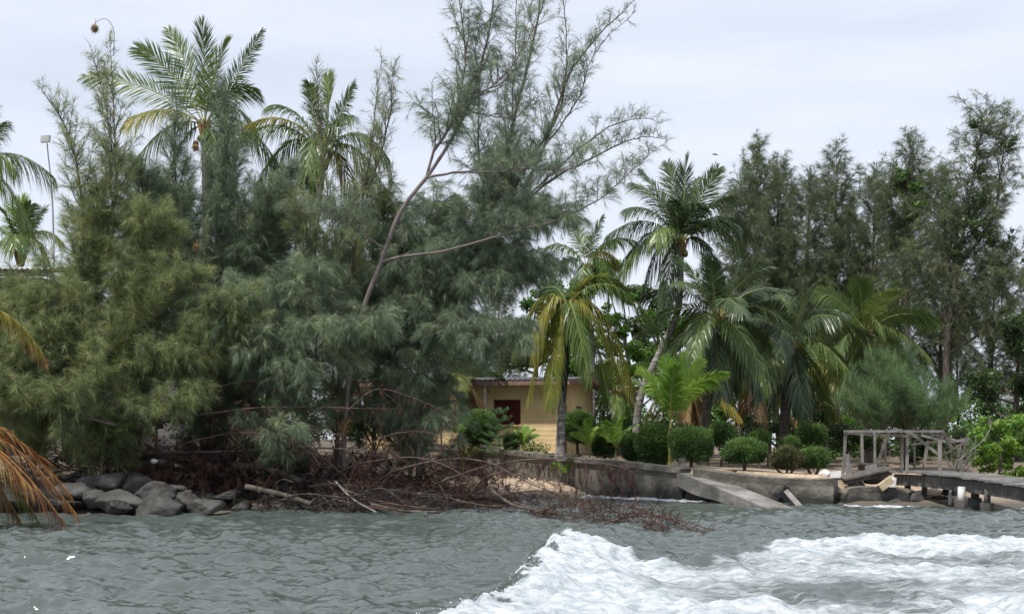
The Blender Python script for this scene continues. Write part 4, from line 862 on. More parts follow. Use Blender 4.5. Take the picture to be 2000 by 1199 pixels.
# low feathery young casuarina over the pavilion
bst = [(foot(PW([(1770, 900), (1765, 840), (1750, 800)], 52)), .09, .03, .35, .9)]
for (x_, y_, dz_) in [(1640, 800, 0), (1660, 760, .4), (1700, 725, 0), (1740, 705, -.3), (1775, 712, .5), (1815, 745, 0), (1855, 775, .3), (1885, 805, -.3), (1700, 790, -.8), (1800, 790, -.8), (1750, 760, -1)]:
    bst.append((PW([(1768, 850, 52), ((1768+x_)/2, (850+y_)/2+12, 52+dz_), (x_, y_, 52+dz_*1.6)], 52), .035, .006, .2, .8))
casuarina('casuarina_bush', 'broad feathery fresh green casuarina growing over the ruined pavilion', None, bst,
    21, 'cas_young', Lmax=.95, prim=6, el=(25, 80), curl=.5, sec=6, per=30, nl=.24, nw=.011, down=.0, spread=.3, prof='even')
# background row on the right: three moulds, copied
G2 = 'tall dark casuarinas behind the right-hand palms'
def bgcas(label, seed, h, mat, Lm, el, bend=.3, bare=.0, per=26):
    b = np.array([0, 0, 0.]); return casuarina('casuarina_tree', label, G2, [([b, b+[.1, 0, h*.4], b+[bend, .1, h*.75], b+[bend*.5, 0, h]], .16, .01, .14, 1.)], seed, mat, Lmax=Lm, prim=3.6, el=el, curl=.2, sec=5.0, seclen=(.4, 1.), per=per, nl=.3, nw=.018, down=.5, prof='cone', bare=bare+.03, thin=(90, 99, 1.))
mould = [bgcas('x', 41, 16, 'cas_dark', 4.0, (5, 50)), bgcas('x', 42, 15, 'cas_dark', 4.0, (-15, 45), -.4), bgcas('x', 43, 17, 'cas_dark', 3.8, (10, 55), .5, bare=.1)]
used = [False]*3
spots = [(1448, 345, 74, 1, 'leftmost dark casuarina of the right row, low, against the tall palm'), (1485, 262, 78, 0, 'casuarina with the sharp twin spire at the left of the right row'), (1535, 292, 80, 2, 'narrow pointed casuarina just right of the sharp twin spire'),
         (1582, 330, 76, 1, 'rounded drooping dark casuarina above the middle right-hand palm'), (1632, 275, 79, 0, 'broad casuarina with a fine tip in the middle of the right row'), (1700, 318, 77, 2, 'thin airy casuarina left of the vine-hung tree'),
         (1665, 400, 84, 1, 'far drooping casuarina filling the gap behind the fine-tipped one'), (1755, 420, 82, 1, 'lower dark casuarina behind the vine-hung tree'), (1835, 318, 78, 2, 'slender casuarina between the vine-hung tree and the tallest tree'),
         (1935, 440, 82, 0, 'dark casuarina low behind the tallest right-hand tree'), (2010, 500, 80, 1, 'dark casuarina cut by the right edge'), (1520, 430, 88, 1, 'far casuarina dim behind the left end of the right row'), (1870, 560, 86, 0, 'short dark casuarina filling the gap under the tallest tree')]
for (px, py, d, k, lab) in spots:
    g = gp(px, d); top = W(px, py, d)[2]; s = (top-g[2])/[16, 15, 17][k]*.98
    rz = (px*.37) % 6.28
    if not used[k]: o = mould[k]; used[k] = True; o.location = g; o.rotation_euler = (0, 0, rz); o.scale = (s*.95, s*.95, s); o['label'] = lab
    else: copy_thing(mould[k], g, rz, (s*.95, s*.95, s), lab)
# behind the left thicket
spots = [(980, 560, 70, 1, 'dim casuarina behind the yellow house roof'), (560, 520, 66, 0, 'dim casuarina behind the middle of the left thicket'), (240, 520, 64, 1, 'dim casuarina behind the left of the thicket'), (880, 560, 68, 0, 'dim casuarina left of the yellow house'), (700, 600, 64, 1, 'dim casuarina behind the big leaning trunk')]
for (px, py, d, k, lab) in spots:
    g = gp(px, d); top = W(px, py, d)[2]; s = (top-g[2])/[16, 15, 17][k]; c = copy_thing(mould[k], g, px*.7, (s*1.25, s*1.25, s), lab); c['group'] = 'dim casuarinas behind the left thicket'
# vine-hung tree and the tallest tree: airy crowns with broad leaves
rr_ = rng(77)
def cl(lst, d, jit=.5): return [[*(W(x, y, d)+np.array([0, rr_.uniform(-jit, jit)*2, 0])), r_] for x, y, r_ in lst]
NT = (90, 99, 1.)
casuarina('vine_hung_tree', 'slim airy tree with a bright leafy vine clump hanging halfway up its top', None, [
    ([gp(1775, 74), W(1772, 600, 74), W(1765, 450, 74), W(1778, 340, 74), W(1782, 262, 74)], .16, .012, .2, 1.),
    ([W(1766, 460, 74), W(1740, 400, 73.6), W(1730, 340, 73.6)], .05, .01, .1, .6), ([W(1768, 440, 74), W(1810, 370, 74.4), W(1830, 330, 74.4)], .05, .01, .1, .6)], 51, 'cas_dark', Lmax=3.0, prim=3.2, el=(5, 60), curl=.2, sec=4, seclen=(.4, 1.), per=20, nl=.3, nw=.02, down=.5, prof='cone', thin=NT, bare=.1,
    lv=(cl([(1765, 365, 1.0), (1790, 385, .9), (1780, 410, 1.), (1755, 345, .5), (1800, 350, .45), (1745, 360, .5), (1770, 440, .7), (1790, 420, .8)], 74), 'broad', 190, .18))
ct = [(1900, 250, .5), (1940, 240, .6), (1965, 250, .4), (1915, 290, .6), (1950, 290, .6), (1905, 335, .6), (1945, 340, .7), (1930, 385, .75), (1965, 370, .5), (1895, 400, .7), (1940, 430, .8), (1880, 440, .8), (1910, 480, .85), (1960, 470, .6), (1870, 500, .8), (1990, 520, .5), (1945, 530, .8), (1890, 560, .8), (1832, 390, .4), (1836, 440, .4)]
casuarina('tall_airy_tree', 'tallest tree at the right with a ragged two-tone airy crown', None, [
    ([gp(1845, 70), W(1850, 680, 70), W(1870, 520, 70), W(1895, 380, 70), W(1925, 228, 70)], .2, .012, .22, 1.),
    ([W(1870, 520, 70), W(1935, 430, 69.6), W(1955, 330, 69.6), W(1962, 240, 69.6)], .09, .01, .15, .8), ([W(1862, 560, 70), W(1840, 450, 70.4), W(1834, 345, 70.4)], .07, .01, .2, .6), ([W(1855, 640, 70), W(1930, 560, 69.5), W(2000, 500, 69.5)], .09, .01, .2, .9), ([W(1855, 700, 70), W(1930, 640, 69.5), W(1995, 560, 69.5)], .07, .01, .2, .9), ([W(1855, 640, 70), W(1810, 560, 70.5), W(1790, 500, 70.5)], .08, .01, .2, .9)],
    52, 'cas_dark', Lmax=2.8, prim=3.0, el=(0, 60), curl=.15, sec=4, seclen=(.4, 1.), per=20, nl=.3, nw=.02, down=.5, prof='even', thin=NT, bare=.1, lv=(cl(ct, 70, 1.), 'broad_dark', 95, .17))
broadleaf('broadleaf_tree', 'dark leafy tree at the right edge below the tallest tree', [gp(1990, 66), W(1985, 780, 66), W(1990, 680, 66)], cl([(1960, 650, 1.2), (2010, 640, 1.3), (1975, 700, 1.3), (2010, 740, 1.3), (1950, 740, 1.1), (1990, 780, 1.2), (1935, 790, 1), (1900, 760, 1)], 66, 1), 53, 'broad_dark', per=190, size=.18, r0=.2)
broadleaf('broadleaf_tree', 'bright green leafy tree seen through the gap behind the front palm', [gp(1200, 72), W(1200, 760, 72), W(1185, 680, 72)], cl([(1170, 610, .8), (1195, 640, 1.), (1170, 680, 1.), (1230, 690, 1.), (1140, 660, .8), (1250, 730, 1.), (1200, 740, 1.1), (1150, 730, 1.), (1185, 560, .7), (1195, 520, .6)], 72), 54, 'broad_bright', per=210, size=.2, r0=.16)
broadleaf('broadleaf_tree', 'darker leafy tree behind the bright green one in the gap', [gp(1230, 80), W(1235, 760, 80), W(1215, 640, 80)], cl([(1210, 580, 1.1), (1180, 540, 1.1), (1250, 640, 1.1), (1130, 600, 1.3), (1280, 690, 1.2), (1110, 680, 1.4), (1290, 760, 1.4), (1200, 800, 1.5), (1120, 790, 1.4)], 80, 1), 55, 'broad_dark', per=170, size=.24, r0=.2)
broadleaf('broadleaf_tree', 'dark leafy mass behind the dry palms at the centre right', [gp(1500, 76), W(1500, 790, 76), W(1500, 700, 76)], cl([(1400, 760, 1.5), (1460, 740, 1.5), (1530, 740, 1.5), (1590, 750, 1.5), (1650, 740, 1.5), (1430, 810, 1.3), (1500, 810, 1.3), (1570, 815, 1.3), (1640, 810, 1.3), (1710, 800, 1.3), (1360, 800, 1.2)], 76, 1), 56, 'broad_dark', per=150, size=.26, r0=.2)
broadleaf('broadleaf_shrub', 'bright sunlit leafy shrub glimpsed left of the yellow house', [gp(862, 57), W(862, 850, 57), W(862, 820, 57)], cl([(840, 812, .5), (870, 805, .5), (895, 825, .5), (855, 840, .5)], 57, .3), 57, 'broad_bright', per=420, size=.12, r0=.04, cat='bush')
broadleaf('mangrove_shrub', 'bright green large-leaved shrub at the right edge above the jetty', [gp(1950, 50), W(1955, 890, 50), W(1955, 850, 50)], cl([(1925, 850, .55), (1960, 830, .6), (2000, 840, .7), (1950, 880, .65), (1990, 890, .7), (1915, 900, .5), (1935, 915, .45), (2030, 870, .8), (1970, 920, .5), (1908, 870, .4), (1945, 822, .35), (2010, 915, .5)], 50, .4), 58, 'broad_bright', per=420, size=.14, r0=.05, cat='bush', droop=.4)
broadleaf('dark_shrub', 'dark leafy shrub mass in the shade behind the pavilion ruin', [gp(1760, 57), W(1760, 860, 57), W(1760, 830, 57)], cl([(1640, 860, .7), (1680, 850, .8), (1720, 870, .7), (1770, 850, .8), (1820, 860, .8), (1870, 860, .7), (1900, 890, .6), (1610, 830, .7), (1790, 885, .6), (1850, 895, .5)], 57, .3), 59, 'broad_dark', per=300, size=.14, r0=.05, cat='bush')
broadleaf('dark_shrub', 'dark leafy hedge in the shade between the topiary and the palm trunks', [gp(1500, 60), W(1500, 860, 60), W(1500, 840, 60)], cl([(1240, 860, .9), (1300, 850, .9), (1355, 850, .8), (1410, 860, .8), (1470, 845, .8), (1530, 850, .8), (1590, 850, .8), (1180, 850, .8)], 60, .3), 60, 'broad_dark', per=260, size=.15, r0=.05, cat='bush')

r = rng(321); cc = []
for i in range(330):
    px_ = r.uniform(-60, 2060) if i < 230 else r.uniform(1560, 2060); d_ = r.uniform(64, 84); g = gp(px_, d_); rr0 = r.uniform(.5, 1.1); cc.append([g[0], g[1], g[2]+r.uniform(.1, 2.4), rr0])
F = MB(); clump_leaves(F, np.array(cc), r, 42, .24)
o = F.build('undergrowth', M['broad'], None, gp(1000, 70)); o['kind'] = 'stuff'; o['label'] = 'mixed green undergrowth closing the view far behind the trunks'; o['category'] = 'undergrowth'
broadleaf('broadleaf_tree', 'leafy dark tree whose crown closes the view just above the house roof', [gp(1050, 74), W(1050, 780, 74), W(1045, 690, 74)], cl([(1000, 690, 1.3), (1050, 670, 1.4), (1090, 690, 1.3), (960, 710, 1.3), (1120, 720, 1.2), (1030, 630, 1.2), (1080, 630, 1.2), (920, 690, 1.3), (1120, 640, 1.1), (1060, 580, 1.), (1100, 560, 1.)], 74, 1), 61, 'broad', per=150, size=.22, r0=.2)
broadleaf('broadleaf_tree', 'leafy green tree filling the gap under the tallest palm crown', [gp(1300, 78), W(1300, 780, 78), W(1300, 680, 78)], cl([(1270, 620, 1.2), (1310, 640, 1.3), (1350, 650, 1.3), (1290, 700, 1.3), (1340, 720, 1.3), (1260, 700, 1.2), (1235, 590, 1.), (1390, 700, 1.3)], 78, 1), 62, 'broad', per=150, size=.22, r0=.2)
# ------------------------------------------------------------------ palms
def FR(C_d, lst):
    """fronds given by where their tips hang: (px, py, depth offset, bow, hang, roll, material[, leaflet scale])"""
    return [(W(q[0], q[1], C_d+q[2]), *q[3:]) for q in lst]
d = 50.
f = FR(d, [(395, 45, 0, .1, .1, .6, 'palm'), (330, 60, 1.2, .1, .15, 1.2, 'palm'), (440, 80, -1, .1, .15, -.5, 'palm'), (512, 60, .6, -.1, .3, 1.0, 'palm', .8), (272, 95, -.6, .45, .15, 1.35, 'palm'), (165, 150, .8, .5, .2, 1.3, 'palm'), (500, 175, -.8, .5, .5, .6, 'palm'), (245, 235, -1.2, .5, .9, .2, 'palm_yel'), (500, 250, .8, .7, .8, -.4, 'palm'), (250, 330, .4, .7, 1, .1, 'palm'), (545, 320, -1, .8, .9, 0, 'palm'), (575, 390, 1, .9, 1, 0, 'palm'), (300, 420, -.5, .8, 1, 0, 'palm'), (420, 440, 1.5, .8, 1, 0, 'palm'), (470, 420, -1.5, .7, 1, 0, 'palm')])
palm('palm_tree', 'leftmost tall coconut palm with upright fronds above the thicket', 'coconut palms', [gp(430, 50), W(425, 700, 50), W(405, 450, 50), W(400, 250, 50)], .17, .12, f, 1, ll=.85, nuts=3)
f = FR(48., [(640, 150, .3, .1, .2, 1.1, 'palm'), (605, 165, -1., .25, .4, .5, 'palm'), (690, 165, .8, .15, .4, 1., 'palm'), (530, 205, -.4, .55, .6, .3, 'palm'), (685, 225, -1.2, .35, .7, -.3, 'palm'), (480, 245, .9, .75, .8, .1, 'palm_yel'), (455, 275, -.9, .8, .9, 0, 'palm'), (760, 310, .5, .8, .9, 0, 'palm'), (600, 340, -1.8, .8, 1, 0, 'palm'), (590, 440, .4, 1.1, 1, 0, 'palm'), (770, 400, -.8, 1., 1, 0, 'palm_yel'), (500, 360, 1.2, 1.0, 1, 0, 'palm'), (700, 450, 1., 1., 1, 0, 'palm_brown'), (520, 600, -.6, 1.3, 1, 0, 'palm_yel'), (560, 590, .6, .9, 1, 0, 'palm_brown')])
palm('palm_tree', 'second coconut palm with swept windblown fronds and visible grey trunk in the thicket', 'coconut palms', [gp(588, 48), W(590, 680, 48), W(605, 520, 48), W(632, 310, 48)], .19, .12, f, 2, ll=.85, nuts=3)
# palm cut by the left edge, and the lower one behind the pale roof
f = FR(48., [(10, 240, 0, .2, .6, .3, 'palm'), (105, 345, .4, .95, 1.1, 0, 'palm'), (70, 460, -.6, 1.2, 1, 0, 'palm'), (-180, 250, 0, .6, .6, 0, 'palm'), (-90, 200, 0, .1, .3, .8, 'palm'), (-20, 200, -1, .3, .4, .8, 'palm'), (30, 330, -1.4, .9, 1, 0, 'palm')])
palm('palm_tree', 'coconut palm mostly cut off by the left edge with one long drooping frond', 'coconut palms', [gp(-100, 48), W(-95, 600, 48), W(-80, 370, 48)], .17, .12, f, 3, ll=.85)
f = FR(55., [(40, 395, 0, .1, .1, .7, 'palm_bright'), (85, 410, .5, .2, .3, .5, 'palm'), (5, 410, -.5, .2, .3, .5, 'palm'), (120, 470, -.5, .6, .7, 0, 'palm'), (-50, 450, .5, .6, .7, 0, 'palm'), (60, 400, -1, .2, .3, .5, 'palm'), (105, 540, .5, .9, 1, 0, 'palm'), (-30, 540, -.5, .9, 1, 0, 'palm'), (30, 480, -2, .6, .9, 0, 'palm')])
palm('palm_tree', 'bright low palm crown showing above the pale corrugated roof', 'coconut palms', [gp(40, 55), W(42, 650, 55), W(40, 500, 55)], .16, .11, f, 4, ll=.8)
# fronds over the water at bottom left
f = FR(34., [(92, 706, .2, 2.1, 1.1, .1, 'palm_dead', .55), (84, 690, -.3, 2.0, 1., .1, 'palm_yel', .5), (150, 1004, 0, 1.0, .55, .15, 'palm_dead', .8), (138, 965, .4, 1.0, .4, .1, 'palm_dead', .8), (120, 1012, -.5, .9, .7, 0, 'palm_dead'), (75, 1014, .1, .8, .8, .1, 'palm_yel', .8), (60, 950, -.8, .7, .6, .2, 'palm_dead'), (40, 1015, .6, .7, .8, 0, 'palm_brown'), (100, 905, .3, .5, .3, .3, 'palm_dead', .6), (-350, 1000, 0, .8, .8, 0, 'palm_brown'), (-330, 750, 0, .7, .6, 0, 'palm'), (-180, 620, 0, .2, .4, .3, 'palm')])
palm('palm_tree', 'leaning palm cut by the left edge whose dead orange fronds hang into the water', 'coconut palms', [gp(-320, 39.5), W(-270, 930, 36.5), W(-160, 862, 34)], .15, .11, f, 5, ll=.8, w=.03, n=60)
# palm in front of the house
f = FR(52.3, [(1170, 545, .4, .2, .5, .8, 'palm_yel'), (1060, 565, .8, .35, .6, .2, 'palm'), (1040, 690, -.4, .95, 1., .1, 'palm_yel'), (1030, 780, .2, 1.1, .9, .1, 'palm_yel'), (1075, 790, -.6, .9, .8, .2, 'palm_yel'), (1215, 745, -.5, 1.0, .9, .1, 'palm_yel'), (1240, 775, .5, 1.25, .9, .1, 'palm_yel'), (1190, 780, .1, .95, .9, .2, 'palm'), (1300, 665, 0, 1.3, 1., 0, 'palm'), (1150, 740, -1.2, .9, .9, 0, 'palm'), (1000, 690, .6, 1.1, 1, 0, 'palm_yel'), (1220, 560, 1.2, .7, .8, 0, 'palm')])
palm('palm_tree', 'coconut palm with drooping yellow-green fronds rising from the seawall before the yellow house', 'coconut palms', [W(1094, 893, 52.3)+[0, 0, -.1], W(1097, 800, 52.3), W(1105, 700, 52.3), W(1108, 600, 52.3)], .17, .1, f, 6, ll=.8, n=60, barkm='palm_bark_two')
f = FR(69., [(1175, 425, 0, .15, .4, .5, 'palm'), (1120, 440, .5, .3, .4, .4, 'palm'), (1240, 470, -.5, .6, .8, .1, 'palm'), (1210, 520, .3, .7, .9, 0, 'palm_yel'), (1220, 570, -.6, .9, 1, 0, 'palm'), (1070, 480, 0, .5, .8, 0, 'palm'), (1060, 560, .5, .8, 1, 0, 'palm'), (1140, 620, -1, .9, 1, 0, 'palm'), (1200, 470, 1.2, .4, .6, .3, 'palm')])
palm('palm_tree', 'palm crown half hidden behind the drooping casuarina, above the front palm', 'coconut palms', [gp(1158, 69), W(1156, 700, 69), W(1145, 525, 69)], .16, .11, f, 7, ll=.98)
# the tall right palm
f = FR(56., [(1340, 308, 0, .1, .15, .9, 'palm_dark'), (1305, 320, .8, .1, .2, 1., 'palm_dark'), (1402, 330, -.5, .1, .2, 1., 'palm'), (1255, 335, -.3, .35, .35, .8, 'palm_dark'), (1235, 358, .7, .5, .5, .6, 'palm_dark'), (1222, 408, -.7, .6, .7, .3, 'palm_dark'), (1428, 385, .6, .4, .5, .5, 'palm_dark'), (1440, 440, -.8, .5, .7, .2, 'palm_dark'), (1185, 460, .2, .75, 1., 0, 'palm'), (1195, 560, -.6, 1., 1., 0, 'palm'), (1455, 500, -.2, 1., .9, 0, 'palm'), (1245, 600, .8, 1.1, 1, 0, 'palm_dark'), (1300, 620, -.8, .9, 1, 0, 'palm_dark'), (1420, 580, .6, 1., 1, 0, 'palm_dark'), (1320, 390, -1.6, .3, .4, .4, 'palm_dark'), (1370, 400, -1.4, .3, .5, .4, 'palm_dark'), (1210, 520, 1.4, .9, 1, 0, 'palm_dark'), (1470, 460, 1.2, .9, 1, 0, 'palm_dark'), (1360, 350, 1.5, .2, .3, .4, 'palm_dark'), (1280, 470, -1.6, .6, .8, 0, 'palm')])
palm('palm_tree', 'tallest right-hand coconut palm with a pale leaning trunk and a cluster of nuts', 'coconut palms', [gp(1240, 56), W(1250, 780, 56), W(1290, 685, 56), W(1325, 600, 56), W(1330, 480, 56)], .16, .12, f, 8, ll=.85, nuts=8, n=58)
MD = ('palm_dark', 'palm_dark', 'palm', 'palm_dark')
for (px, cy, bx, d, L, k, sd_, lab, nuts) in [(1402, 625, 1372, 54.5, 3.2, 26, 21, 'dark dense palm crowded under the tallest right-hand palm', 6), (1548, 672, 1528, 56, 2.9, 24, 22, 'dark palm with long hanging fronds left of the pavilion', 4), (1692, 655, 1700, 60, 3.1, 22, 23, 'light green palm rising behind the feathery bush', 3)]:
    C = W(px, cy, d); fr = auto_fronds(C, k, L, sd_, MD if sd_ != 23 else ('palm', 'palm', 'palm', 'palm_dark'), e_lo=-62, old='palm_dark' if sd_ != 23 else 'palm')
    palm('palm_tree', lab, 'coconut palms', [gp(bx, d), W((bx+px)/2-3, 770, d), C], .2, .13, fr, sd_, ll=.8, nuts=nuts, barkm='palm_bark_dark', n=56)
for (px, cy, d, L, k, sd_, lab) in [(1475, 745, 66, 2.6, 16, 24, 'small dry yellowing palm in the shade between the two dark palms'), (1610, 740, 64, 2.6, 16, 25, 'small half-dead palm behind the palm left of the pavilion'), (1350, 760, 64, 2.6, 16, 26, 'shaded palm with browned lower fronds behind the bright young palm'), (1205, 770, 66, 2.2, 14, 27, 'small green palm behind the clipped cone bush'), (900, 745, 60, 1.9, 14, 28, 'small palm with a pale stem left of the yellow house')]:
    C = W(px, cy, d); fr = auto_fronds(C, k, L, sd_, ('palm', 'palm_yel', 'palm_brown') if sd_ not in (27,) else ('palm',), e_lo=-60)
    palm('palm_tree', lab, 'coconut palms', [gp(px+4, d), (gp(px, d)+C)/2, C], .13, .09, fr, sd_, ll=.65, n=40)
# bright young palm and seedlings
f = FR(51.5, [(1335, 692, 0, .05, .1, 1.2, 'palm_bright'), (1300, 700, .4, .05, .15, 1.1, 'palm_bright'), (1368, 705, -.3, .05, .2, 1., 'palm_bright'), (1252, 722, -.2, .35, .3, .7, 'palm_bright'), (1415, 728, .1, .4, .35, .6, 'palm_bright'), (1395, 745, -.8, .4, .4, .5, 'palm_bright'), (1270, 750, .8, .3, .4, .8, 'palm_bright'), (1320, 715, -1., .1, .3, .4, 'palm_bright'), (1350, 730, 1, .2, .3, .6, 'palm_bright')])
palm('young_palm', 'bright lime green young palm standing behind the clipped bushes', None, [gp(1308, 51.5), W(1308, 850, 51.5), W(1311, 822, 51.5)], .06, .04, f, 31, barkm='rachis', shaft=False, ll=.62, n=52, w=.04)
def seedling(px, py, d, hpx, k, sd_, lab, L=None, mat='palm_bright'):
    g = gp(px, d); C = g+[0, 0, hpx*d/FPX*.32]; L = L or hpx*d/FPX*.85; r = rng(sd_); fr = []
    for i in range(k):
        az = i*2.4+sd_; e = R(74-48*i/k); T = C+L*np.array([math.cos(az)*math.cos(e), math.sin(az)*math.cos(e), math.sin(e)]); fr.append((T, .12*L, .25, .6*math.sin(i*2), mat))
    palm('palm_seedling', lab, 'palm seedlings along the seawall', [g, (g+C)/2, C], .035, .022, fr, sd_, barkm='rachis', shaft=False, ll=.3, n=18, w=.05, cat='young palm')
seedling(1152, 890, 53.2, 70, 6, 61, 'wide seedling palm just right of the grey palm trunk')
seedling(1203, 895, 52.4, 74, 6, 62, 'taller seedling palm with a pale stem before the dark cone of leaves')
seedling(1112, 890, 53.0, 48, 5, 63, 'small yellow green seedling pressed against the grey palm trunk')
seedling(1022, 878, 57, 48, 7, 64, 'yellowish seedling palm before the house wall left of the grey trunk')
seedling(905, 850, 58, 60, 6, 65, 'pale seedling palm left of the yellow house window', mat='palm_yel')
# bromeliad
g = gp(1030, 56); root = empty('bromeliad', g, 'small yellow spiky rosette plant on top of the seawall', 'plant'); r = rng(5)
mb = MB()
for i in range(16):
    az = i*2.4; e = R(80-55*i/16); L_ = .32; dv = np.array([math.cos(az)*math.cos(e), math.sin(az)*math.cos(e), math.sin(e)]); sdv = unit(np.cross(dv, [0, 0, 1.]))*.02
    p = g+[0, 0, .1]; mb.add([p-sdv, p+sdv, p+dv*L_*.6+sdv, p+dv*L_*.6-sdv, p+dv*L_-[0, 0, .03]], Q=[[0, 1, 2, 3]], T=[[3, 2, 4]], tint=.8)
mb.build('leaves', M['palm_yel'], root, g)
# clipped bushes
GB = 'clipped bushes along the seawall'
for q in [(1130, 838, 55.5, .62, .6, .6, 'round', 'clip', 'large round dark bush just right of the grey palm trunk'), (1226, 822, 57, .36, .36, .5, 'cone', 'clip', 'narrow cone-shaped clipped bush standing above the others'),
          (1280, 872, 52, .68, .6, .72, 'round', 'clip', 'big dark rounded bush left of the bright young palm stem'), (1350, 872, 50.2, .72, .62, .58, 'box', 'clip', 'boxy clipped bush with a flat green top at the head of the slab'),
          (1408, 852, 54, .58, .55, .42, 'round', 'clip', 'shaded dark bush on stems behind the boxy one'), (1484, 862, 54, .4, .4, .36, 'round', 'clip', 'small rounded bush peeping from behind the neat ball-shaped one'),
          (1588, 852, 55, .5, .45, .4, 'round', 'clip', 'shaggy bush left of the ruined pavilion posts'), (1000, 868, 57, .35, .35, .34, 'round', 'clip', 'small round bush under the left house window'), (935, 838, 58, .7, .6, .66, 'round', 'clip', 'wide dark bush at the left end of the house'),
          (1180, 868, 54.5, .5, .5, .55, 'round', 'clip', 'dark rounded bush behind the two seedling palms'), (1235, 878, 53, .42, .4, .5, 'round', 'clip', 'low dark bush left of the big dark rounded one'), (1545, 872, 54.5, .35, .35, .3, 'round', 'clip', 'low bush in the shade behind the brownish one')]:
    topiary('clipped_bush', q[8], W(q[0], q[1]-4, q[2]), q[3]*1.1, q[4]*1.1, q[5]*1.1, int(q[0]), q[7], q[6], group=GB, n=int(11000*q[3]*q[5]/.4))
topiary('clipped_bush', 'neat green ball-shaped bush on a short bare trunk', W(1454, 884, 48.6), .76, .7, .5, 7, 'clip', group=GB, n=16000, flat=.45)
topiary('clipped_bush', 'brownish sparse bush on several splayed bare stems', W(1537, 896, 47.8), .58, .55, .43, 8, 'clip_dull', group=GB, n=9000, stems=3, flat=.4)
topiary('clipped_bush', 'green rounded bush touching the brownish one on its right', W(1589, 896, 48.0), .55, .5, .4, 9, 'clip', group=GB, n=10000, stems=2, flat=.4)
# norfolk pine sapling & weedy shrubs before the house
g = gp(978, 56.5); top = W(972, 800, 56.5); root = empty('pine_sapling', g, 'young tiered pine sapling in front of the left house window', 'tree')
mb = MB(); tubes(mb, spline([g, (g+top)/2, top], 10), np.linspace(.03, .008, 10), 6); mb.build('trunk', M['bark'], root, g)
F = MB(); B = MB(); r = rng(9)
for k in range(6):
    z = g[2]+(top[2]-g[2])*(.35+.12*k); L_ = .95-.12*k
    for i in range(6):
        az = i*PI/3+k*.5; p = np.array([g[0]+(top[0]-g[0])*.5, g[1], z]); dv = np.array([math.cos(az), math.sin(az), .15]); s = np.linspace(0, 1, 8)
        P_ = p+dv*L_*s[:, None]+np.array([0, 0, .14])*s[:, None]**2; tubes(B, P_, np.linspace(.01, .003, 8), 4)
        j = r.random(260)*6.99; ji = j.astype(int); needles(F, P_[ji]+(P_[ji+1 if False else np.minimum(ji+1, 7)]-P_[ji])*(j-ji)[:, None], np.tile(dv, (260, 1)), r, .13, .014, -.1, .8, tint=r.uniform(.2, .7, 260))
B.build('branches', M['bark'], root, g); F.build('foliage', M['cas_young'], root, g)
for (px, d, h, sd_, lab) in [(1062, 54.5, .9, 71, 'thin leafy weed shrub against the house wall beside the grey trunk'), (1040, 56, .6, 72, 'low scrubby plant between the rosette and the grey trunk')]:
    g = gp(px, d); r = rng(sd_); root = empty('weed_shrub', g, lab, 'plant'); B = MB(); F = MB()
    for i in range(9):
        e = g+np.array([r.normal(0, .25), r.normal(0, .2), h*r.uniform(.6, 1.1)]); P_ = spline([g, (g+e)/2+r.normal(0, .05, 3), e], 8); tubes(B, P_, np.linspace(.01, .004, 8), 4); k = r.integers(2, 8, 60); leaves(F, P_[k]+r.normal(0, .06, (60, 3)), r, .09, r.uniform(.2, .8, 60))
    B.build('stems', M['bark'], root, g); F.build('foliage', M['broad'], root, g)

# ------------------------------------------------------------------ rocks, fallen trees, brush, litter
GR = 'rocks at the left shore'; r_k = rng(71)
RK = [(238, 982, 40.4, .62, .5, .34, 'pointed-topped flat boulder low in the middle of the rock group'), (315, 993, 39.9, .62, .5, .34, 'wide pale boulder lapped by the water, front of the group'), (300, 966, 41, .5, .45, .32, 'rounded boulder resting above the wide pale front one'), (205, 945, 41.8, .6, .5, .36, 'large slanting boulder at the top of the rock group'),
      (185, 972, 40.6, .42, .4, .26, 'low rounded boulder left of the pointed-topped one'), (153, 962, 40.8, .5, .4, .32, 'boulder just right of the hanging orange fronds'), (405, 990, 40.2, .42, .4, .24, 'isolated boulder at the right end of the rock group'), (365, 985, 40.6, .4, .4, .3, 'boulder leaning between the wide pale one and the isolated one'),
      (270, 942, 42, .45, .4, .3, 'upper boulder stained brown on one side'), (340, 955, 41.8, .4, .35, .2, 'flat slab-like rock behind the rock group'), (120, 985, 40.4, .5, .4, .22, 'dark low rock under the orange fronds'), (60, 975, 40.4, .6, .5, .35, 'dark rock at the left edge behind the fronds'), (232, 990, 39.9, .4, .3, .2, 'small dark wet rock at the waterline'), (445, 968, 41.8, .35, .3, .16, 'small dark stone on the sand strip'), (10, 985, 40, .5, .5, .3, 'dark rock at the very left edge')]
for k, q in enumerate(RK):
    rock('rock', q[6], W(q[0], q[1], q[2]), (q[3]*1.12, q[4]*1.05, q[5]*.95), 100+k, 'rock_dark' if 'dark' in q[6] else 'rock', GR)
for k in range(34):
    px = r_k.uniform(150, 700) if k < 16 else r_k.uniform(380, 620); d_ = r_k.uniform(41.8, 44.5) if px < 450 else r_k.uniform(41.6, 43.4); p = gp(px, d_); q = r_k.uniform(.16, .42)
    dk = 'wet black' if k % 3 else 'dull grey'; wh = 'above the big shore rocks' if px < 360 else ('between the big shore rocks and the pale log' if px < 500 else 'under the rusty dead brush'); sz = 'big' if q > .29 else 'small'
    rock('rock', f'{sz} {dk} stone half buried {wh}', p+[0, 0, q*.1], (q, q*.8, q*.55), 700+k, 'rock_dark' if k % 3 else 'rock', f'{sz} {dk} stones {wh}', sub=14)
GD = 'rubble under the jetty'
